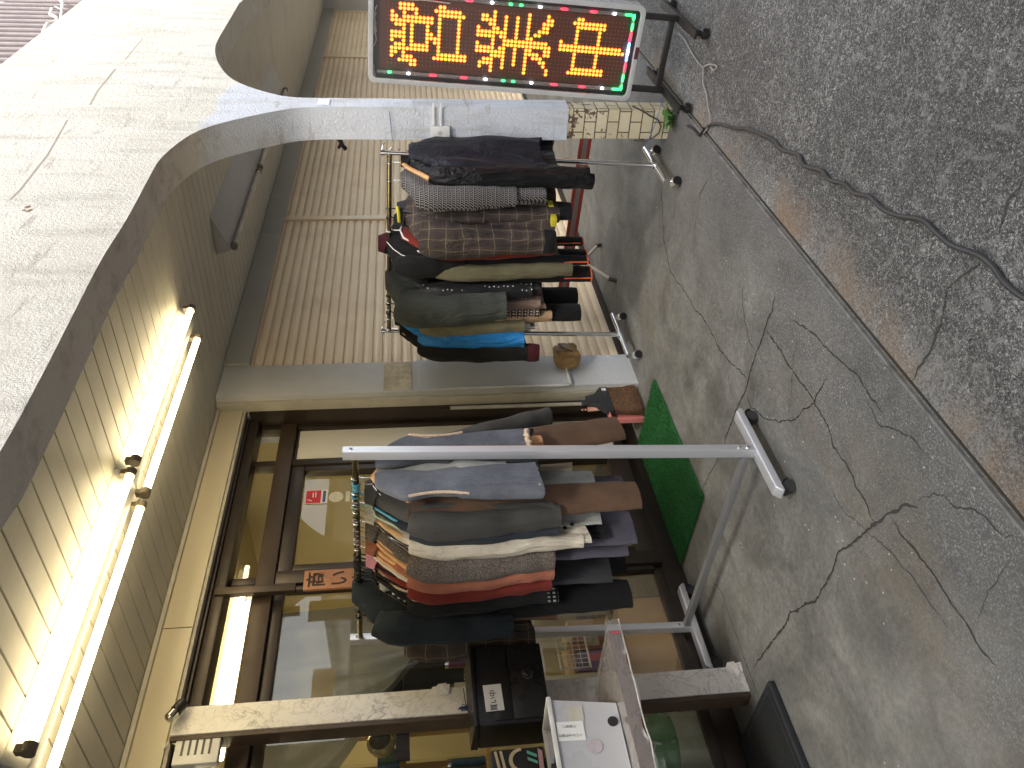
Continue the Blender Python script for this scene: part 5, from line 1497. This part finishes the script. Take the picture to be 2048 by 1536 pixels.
for k in (19,): m.box(-.62+k*.0562-.01, -.62+k*.0562+.0, -.2345, -.2335, TZ-.045, TZ-.01)
m.build('pink_mark', plain('pink_red_tape', (.50,.09,.13), .4), vc)

# translucent drawer box with notes
q0 = onY(1225, 1440, 2.68)
BX1 = 1.70; BY0 = 2.705
st_ = thing('storage_box', 'milky grey plastic storage box with handwritten notes on the vinyl covered table', 'box', (1.40, 2.82, TZ+.006))
M_milk = plain('milky_plastic', (.50,.50,.52), .3, var=.04, scale=3)
M_milk.node_tree.nodes['Principled BSDF'].inputs['Transmission Weight'].default_value = 0
W_, D_, H_ = .26, .10, .245
def taper(m, x0, x1, y0, y1, z0, z1, dx, dy):
    m.add([(x0+dx,y0+dy,z0),(x1-dx,y0+dy,z0),(x1-dx,y1-dy,z0),(x0+dx,y1-dy,z0),(x0,y0,z1),(x1,y0,z1),(x1,y1,z1),(x0,y1,z1)], [(0,3,2,1),(0,1,5,4),(1,2,6,5),(2,3,7,6),(3,0,4,7)])
m = MB(); taper(m, -W_, W_, -D_, D_, 0, H_, .022, .015); taper(m, -W_+.004, W_-.004, -D_+.004, D_-.004, .004, H_, .022, .015)
m.build('tub', M_milk, st_, fix=False)
m = MB()
for a in ((-W_-.008, W_+.008, -D_-.010, -D_+.002), (-W_-.008, W_+.008, D_-.002, D_+.010), (-W_-.008, -W_+.002, -D_+.002, D_-.002), (W_-.002, W_+.008, -D_+.002, D_-.002)): m.box(*a, H_-.004, H_+.012)
m.build('rim', plain('white_rim', (.66,.65,.62), .35), st_, bevel=.002)
m = MB(); m.lathe([(.019,0),(.019,.002)], 24, Matrix.Translation((.165,-D_+.012,.028)) @ Matrix.Rotation(R(84),4,'X')); m.build('black_dot', M_black, st_)
def onbox(px, pz, up=.0): # point on the sloping front
    return Matrix.Translation((px, -D_-.0025+(H_-pz)*.0612, pz)) @ Matrix.Rotation(R(3.5),4,'X')
for (nx, nzv, txt) in ((.135,.190,('ご自由に','お持ち下さい!!')), (-.08,.185,('本','百円'))):
    nn = thing('paper_note', None, None); nn.parent = st_; nn.matrix_local = onbox(nx, nzv)
    m = MB(); m.box(-.036,.036,-.0012,-.0002,-.052,.046); m.build('sheet', M_paper, nn)
    for k, col_ in enumerate(txt):
        text_mesh('\n'.join(col_) if len(col_) < 5 else '\n'.join(list(col_[:-2])+[col_[-2:]]), .0125, 'handwriting', M_ink, nn, Matrix.Translation((.017-.034*k, -.0020, .0)) @ Matrix.Rotation(R(90),4,'X'), .0001)
m = MB(); m.box(-.03,.03,-.0012,-.0002,-.03,.03); o = m.build('pale_yellow_label', plain('pale_yellow_label', (.53,.51,.43), .5), st_); o.matrix_local = onbox(.20,.16)
m = MB(); m.lathe([(.026,0),(.026,.001)], 24, Matrix.Rotation(R(90),4,'X')); o = m.build('pink_disc', plain('pale_pink_sticker', (.50,.44,.47), .3), st_); o.matrix_local = onbox(.075,.11)  # round pale pink sticker on the box front
cols = [(.62,.50,.02),(.45,.38,.28),(.05,.03,.05),(.50,.12,.10),(.55,.55,.5),(.1,.2,.35),(.6,.55,.42),(.25,.07,.03),(.62,.60,.55),(.12,.3,.2)]
x = W_-.03; k = 0
while x > -W_+.05:
    th = rg.choice((.012,.018,.024)); c_ = cols[k % len(cols)]
    b = solid('book', plain('book_cover_%d' % (k % len(cols)), c_, .5), [(-th/2, th/2, -.065, .06, 0, .195+rg.uniform(-.02,.05))], None, .001)
    b.location = (1.40+x, 2.82, TZ+.012); b.rotation_euler = (0, R(rg.uniform(-3,6)), 0)
    m = MB(); m.box(-th/2+.002, th/2-.002, -.063, -.0655, .01, .18); m.build('page_edge', M_paper, b)
    nm_ = ['yellow','sandy','black plum','brick red','pale grey','deep blue','cream','dark rust','white','sea green'][k % 10]
    tag(b, '%s book standing in the milky storage box%s' % (nm_, '' if k < 10 else ', the further left one of its colour'), 'book', 'books in the storage box')
    x -= th+.006; k += 1
# shopping bag, glasses case etc. on top of the crate behind
cr = thing('black_crate', 'black crate on the display table carrying the patterned bag and magazines', 'crate', (1.36, 2.985, TZ+.006))
m = MB(); m.box(-.30,.20,-.05,.06,0,.26); m.build('crate_body', M_black, cr, bevel=.004)
bgq = thing('patterned_bag', 'black bag with cream and mint stripes standing on the crate left of the mailbox', 'bag', (1.46, 2.97, TZ+.268))
m = MB(); m.box(-.16,.14,-.05,.05,0,.20); m.build('bag_body', plain('black_bag_cloth', (.014,.013,.013), .6, bump=.3), bgq, bevel=.012, seg=3)
M_cr = plain('cream_print', (.62,.50,.33), .6); M_mint = plain('mint_print', (.16,.52,.40), .6); M_pk = plain('pink_print', (.60,.36,.36), .6)
m = MB(); 
for z0 in (.165,.145): m.prism([(.05,z0),(.13,z0+.012),(.13,z0+.022),(.05,z0+.010)], -.0535, -.0515, 'y')
m.prism([(.135*math.cos(R(a))*.35+.09, .085+.05*math.sin(R(a))) for a in range(0,181,15)]+[(.10*math.cos(R(a))*.35+.09, .085+.036*math.sin(R(a))) for a in range(180,-1,-15)], -.0535, -.0515, 'y')
m.build('cream_print', M_cr, bgq)
m = MB()
for x0 in (.07,.095): m.prism([(x0,.03),(x0+.012,.03),(x0+.03,.065),(x0+.018,.065)], -.0535, -.0515, 'y')
m.build('mint_print', M_mint, bgq)
m = MB(); m.prism([(.03,.01),(.12,.008),(.13,.024),(.05,.026)], -.0535, -.0515, 'y'); m.build('pink_print', M_pk, bgq)
kb = thing('khaki_case', 'khaki cardboard case with an oval mark leaning on the patterned bag', 'case', (1.35, 2.885, TZ+.262))
m = MB(); m.box(-.10,.12,-.02,.02,0,.13); m.build('case_body', plain('khaki_card', (.17,.13,.06), .5), kb, bevel=.003)
m = MB(); m.lathe([(.042,0),(.042,.001)], 28, Matrix.Translation((.03,-.0205,.075)) @ Matrix.Rotation(R(90),4,'X') @ Matrix.Diagonal((1,.72,1,1))); m.build('oval_mark', plain('dull_khaki_oval', (.12,.09,.045), .5), kb)
kb2 = solid('case_foot', M_black, [(-.12,.14,-.04,.04,-.262,-.001)], kb, .003)
mg = thing('magazine', 'glossy magazine with a red and blue spine left of the patterned bag', 'magazine', (1.26, 2.93, TZ+.268))
m = MB(); m.box(-.012,.0,-.07,.07,0,.225, Matrix.Rotation(R(-6),4,'Y')); m.build('cover', plain('magazine_cover', (.08,.12,.22), .2, var=.9, scale=50), mg)
m = MB(); m.box(.0005,.0015,-.07,.07,.01,.15, Matrix.Rotation(R(-6),4,'Y')); m.build('cover_art', plain('magazine_red', (.5,.04,.08), .2, var=.7, scale=60), mg)
gb = thing('green_trinket', 'small green glass trinket on top of the khaki case', 'trinket', (1.31, 2.80, TZ+.29))
m = MB(); m.lathe([(.004,0),(.018,.006),(.026,.020),(.022,.034),(.006,.042)], 14); m.build('trinket_body', plain('green_glassy', (.01,.28,.08), .1), gb, smooth=True)
m = MB(); m.box(-.12,.10,-.025,.03,-.30,-.002); m.build('trinket_stand', plain('dark_plum_box', (.06,.02,.03), .4), gb, bevel=.003)
sh2 = thing('clear_hose', 'clear plastic hose hanging below the display table', 'hose', (0,0,0))
m = MB(); m.tube([onY(x, y, 3.02) for x, y in ((1268,1415),(1274,1445),(1284,1470),(1300,1484),(1322,1488),(1350,1482))], .004, 8); m.tube([onY(x, y, 3.02) for x, y in ((1300,1484),(1306,1500),(1302,1536),(1296,1560))], .004, 8); m.tube([onY(x, y, 3.02) for x, y in ((1312,1484),(1308,1500))], .004, 8)
m.build('hose', plain('greyish_clear_hose', (.42,.44,.42), .25), sh2, smooth=True)

# ================================================================== GOODS INSIDE THE SHOP
FLI = fl + .01
def carton(x, y, z, sx, sy, sz, label, rz=0):
    t = thing('cardboard_box', label, 'box', (x, y, z), R(rz), 'boxes inside the shop')
    m = MB(); m.box(-sx/2,sx/2,-sy/2,sy/2,0,sz); m.build('carton', plain('cardboard', (.52,.33,.16), .7, var=.05), t, bevel=.003)
    m = MB(); m.box(-sx/2-.001,sx/2+.001,-.025,.025,sz-.06,sz+.001); m.build('packing_tape', plain('packing_tape', (.50,.36,.20), .3), t)
    return t
carton(2.36, 3.58, FLI, .50, .36, .36, 'large plain cardboard box on the shop floor behind the far post of the rack', 2)
carton(2.62, 3.98, FLI, .40, .30, .55, 'taller cardboard box further inside the shop', -8)
# green and cream cooler jug
jg = thing('drink_cooler', 'green topped cream cooler on the shop floor behind the marble post', 'cooler', (1.90, 3.60, FLI+.02))
m = MB(); m.lathe([(.14,0),(.155,.02),(.16,.20),(.158,.21)], 32); m.build('cooler_body', plain('cream_cooler', (.50,.50,.36), .35), jg, smooth=True)
m = MB(); m.lathe([(.158,.211),(.165,.25),(.15,.33),(.11,.37),(.03,.385)], 32); m.build('lid', plain('pale_green_lid', (.20,.38,.20), .25), jg, smooth=True)
m = MB(); m.tube([(.16,0,.26),(.19,0,.20),(.18,0,.13)], .008, 8); m.build('handle', M_white, jg, smooth=True)
dbx = thing('dark_bin', 'dark grey plastic bin on the shop floor left of the cooler', 'bin', (1.45, 3.62, FLI))
m = MB(); m.box(-.22,.22,-.16,.16,0,.30); m.build('bin_body', plain('blue_black_plastic', (.022,.028,.034), .4), dbx, bevel=.01)
m = MB(); m.box(-.23,.23,-.17,.17,.301,.325); m.build('rim', plain('blue_black_plastic', (.02,.02,.02)), dbx, bevel=.006)
# wall shelves: posts and boards, goods on them
def shelf_unit(x, y, w_, d_, levels, label, matc, h=None):
    t = thing('shelf_unit', label, 'shelf', (x, y, FLI), 0, 'shelves inside the shop')
    top = h or max(levels)+.35
    for px in (-w_/2, w_/2):
        for py in (-d_/2, d_/2):
            m = MB(); m.box(px-.018, px+.018, py-.015, py+.015, 0, top); m.build('post', matc, t)
    for lv in levels:
        m = MB(); m.box(-w_/2+.0185, w_/2-.0185, -d_/2, d_/2, lv-.012, lv+.012); m.build('board', matc, t)
    return t
M_shw = plain('yellow_wood_shelf', (.42,.26,.08), .5); M_shc = plain('cream_metal_shelf', (.55,.50,.36), .4)
LV1 = (.62, 1.05, 1.46)
shelf_unit(1.72, 3.95, .95, .34, LV1, 'yellow wooden shelf of goods behind the large window', M_shw, 1.8)
LV2 = (.35, .75, 1.05)
shelf_unit(2.52, 3.78, .40, .30, LV2, 'cream metal shelf of goods behind the far post of the rack', M_shc, 1.2)
names = ['box','tin','toy','book','jar']
cl_ = [((.30,.10,.05),'rust'),((.08,.08,.09),'black'),((.35,.30,.10),'mustard'),((.06,.12,.20),'navy'),((.40,.38,.30),'cream'),((.14,.05,.12),'plum'),((.55,.20,.04),'orange'),((.05,.16,.10),'dark green'),((.20,.14,.08),'brown'),((.45,.06,.05),'scarlet')]
shn = ['yellow wooden shelf', 'cream metal shelf']
cnt = {}
for (x0, x1, y, lvs, si) in ((1.27, 2.17, 3.90, LV1, 0), (2.35, 2.68, 3.74, LV2, 1)):
    for li, lv in enumerate(lvs):
        x = x0+.02
        while x < x1-.08:
            w_ = rg.uniform(.04,.10); h_ = rg.uniform(.10,.27); d_ = rg.uniform(.06,.12); k = rg.randrange(10); kind = rg.randrange(3)
            c_, cn = cl_[k]
            nm_ = ('goods_box','tin_can','ornament')[kind]
            key = (nm_, cn, si, li); cnt[key] = cnt.get(key, 0)+1
            if cnt[key] > 1: k = (k+3) % 10; c_, cn = cl_[k]; key = (nm_, cn, si, li); cnt[key] = cnt.get(key, 0)+1
            if cnt[key] > 1: x += .02; continue
            o = thing(nm_, '%s %s on the %s shelf board of the %s' % (cn, ('box','tin','vase shaped ornament')[kind], ('lowest','middle','topmost')[li], shn[si]), ('box','tin','ornament')[kind], (x+w_/2, y, FLI+lv+.0125), R(rg.uniform(-12,12)), 'goods on the shelves inside')
            mm = plain('goods_%s' % cn.replace(' ', '_'), c_, .4, var=.35, scale=30)
            if kind == 0:
                m = MB(); m.box(-w_/2,w_/2,-d_/2,d_/2,0,h_); m.build('carton', mm, o, bevel=.002)
                m = MB(); m.box(-w_*.3,w_*.3,-d_/2-.002,-d_/2-.0005,h_*.3,h_*.7); m.build('front_print', plain('goods_%s' % cl_[(k+4)%10][1].replace(' ', '_'), cl_[(k+4)%10][0], .4, var=.35, scale=30), o)
            elif kind == 1:
                r_ = w_*.42; m = MB(); m.lathe([(r_,0),(r_,h_*.7)], 16); m.build('can_body', mm, o, smooth=True, angle=40)
                m = MB(); m.lathe([(r_*1.04,h_*.7),(r_*1.04,h_*.78)], 16); m.build('lid', M_chrome, o, smooth=True, angle=40)
            else:
                r_ = w_*.4; m = MB(); m.lathe([(r_*.5,0),(r_,h_*.3),(r_*.8,h_*.6),(r_*.35,h_*.8),(r_*.5,h_)], 16); m.build('ornament_body', mm, o, smooth=True)
            x += w_+rg.uniform(.004,.025)
# headphones / round speaker, orange tag, dark case nearer to the glass
spk = thing('round_clock', 'round dark faced clock with a pale gold rim on the yellow shelf', 'clock', onY(765, 1490, 3.68))
m = MB(); m.lathe([(.062,0),(.066,.012),(.066,.035),(.05,.05)], 28, Matrix.Rotation(R(78),4,'X')); m.build('case', plain('gold_rim', (.42,.34,.16), .25, metal=.5), spk, smooth=True)
m = MB(); m.lathe([(.050,.0505),(.048,.0515),(.005,.0515)], 28, Matrix.Rotation(R(78),4,'X')); m.build('face', plain('dark_clock_face', (.03,.028,.02), .2), spk, smooth=True)
m = MB(); m.box(-.06,.06,-.03,.05,-.125,-.062); m.build('navy_base', plain('navy_card', (.02,.025,.07), .5), spk)
dk = thing('dark_radio', 'dark box shaped radio with a small orange tag behind the window', 'radio', onY(765, 1372, 3.66))
m = MB(); m.box(-.11,.07,-.04,.08,-.10,.10); m.build('radio_body', plain('black_brown_radio', (.03,.026,.02), .4), dk, bevel=.006)
m = MB(); m.box(-.0,.035,-.042,-.0405,.0,.03); m.build('orange_tag', plain('orange_tag', (.8,.12,.03), .5), dk)
fan = thing('counter_cabinet', 'grey brown office cabinet against the inner wall seen through the door', 'cabinet', (4.0, 4.6, FLI))
m = MB(); m.box(-.35,.35,-.25,.25,0,1.25); m.build('cabinet_body', plain('grey_brown_cabinet', (.19,.16,.10), .5), fan, bevel=.006)
m = MB(); m.box(-.33,.33,-.258,-.2505,.05,.58); m.box(-.33,.33,-.258,-.2505,.62,1.2); m.build('cabinet_door', plain('grey_brown_cabinet_b', (.24,.20,.13), .5), fan, bevel=.003)
pr = thing('printer', 'pale printer on top of the office cabinet inside the shop', 'printer', (4.0, 4.55, FLI+1.252))
m = MB(); m.box(-.22,.22,-.18,.18,0,.16); m.build('printer_body', plain('dull_cream_plastic', (.45,.42,.32), .4), pr, bevel=.015)
m = MB(); m.box(-.18,.18,-.184,-.1805,.03,.09); m.build('paper_slot', M_black, pr)
hang = thing('hanging_cloth', 'grey cloth hung at the side inside the shop door', 'cloth', (3.2, 4.9, .35))
m = MB(); m.grid(lambda u, v: (-.25+.5*u, .03*math.sin(u*18), -.7*v), 30, 6); o = m.build('cloth', F_dgrey, hang, smooth=True, fix=False)

# ---- tied back curtain behind the large window
cu_ = thing('curtain', 'thin grey white curtain tied back to the right behind the large window', 'curtain', (0,0,0))
def cf(u, v):
    # u across, v down; left edge swings up to the gather at the right
    xt = 1.50+u*1.19
    gx, gz = 2.66, -.12
    zt_c = .70
    k = v**1.3
    pull = k*(1-u)**.75
    x = xt + (gx-xt)*pull*(.98)
    zb = gz + .0
    z = zt_c - v*(zt_c-zb) 
    z += (1-u)*k*.06
    y = 3.44 + .030*math.sin(u*34+v*2.0)*(1-.55*k) + .02*nz(u*9, v*3, 6)
    return (x, y, z)
m = MB(); m.grid(cf, 150, 26)
a = NT('sheer_grey_curtain')
c_ = a.ramp(a.noise(5, 4), [(.3, (.25,.26,.25)), (.7, (.36,.37,.36))])
a.done(c_, .9)
tl = a.new('ShaderNodeBsdfTranslucent'); a.link(c_, tl.inputs[0])
tr = a.new('ShaderNodeBsdfTransparent')
mx = a.new('ShaderNodeMixShader'); mx.inputs[0].default_value = .45; a.link(a.b.outputs[0], mx.inputs[1]); a.link(tl.outputs[0], mx.inputs[2])
mx2 = a.new('ShaderNodeMixShader'); mx2.inputs[0].default_value = .10; a.link(mx.outputs[0], mx2.inputs[1]); a.link(tr.outputs[0], mx2.inputs[2])
a.link(mx2.outputs[0], a.out.inputs[0])
m.build('drape', a.m, cu_, smooth=True, fix=False)
m = MB(); m.tube([(1.45,3.44,.715),(2.72,3.44,.715)], .008, 8); m.build('curtain_rod', M_white, cu_, smooth=True)
m = MB(); m.tube([(2.64,3.41,-.10),(2.68,3.405,-.12),(2.70,3.44,-.13)], .012, 8); m.build('tie_band', plain('dull_grey_band', (.3,.31,.33), .8), cu_, smooth=True)
# small wire basket
wb2 = thing('wire_basket', 'pale wire basket leaning inside the shop by the cardboard box', 'basket', onY(1145, 1300, 3.52))
m = MB()
for k in range(9): m.tube([(-.10+.025*k,0,-.07),(-.10+.025*k,.0,.07)], .0018, 5)
for k in range(5): m.tube([(-.10,0,-.07+.035*k),(.10,0,-.07+.035*k)], .0018, 5)
m.tube([(-.105,0,-.075),(.105,0,-.075),(.105,0,.075),(-.105,0,.075),(-.105,0,-.075)], .0045, 6)
m.build('wire_mesh', plain('cream_wire', (.58,.52,.38), .4), wb2, smooth=True)
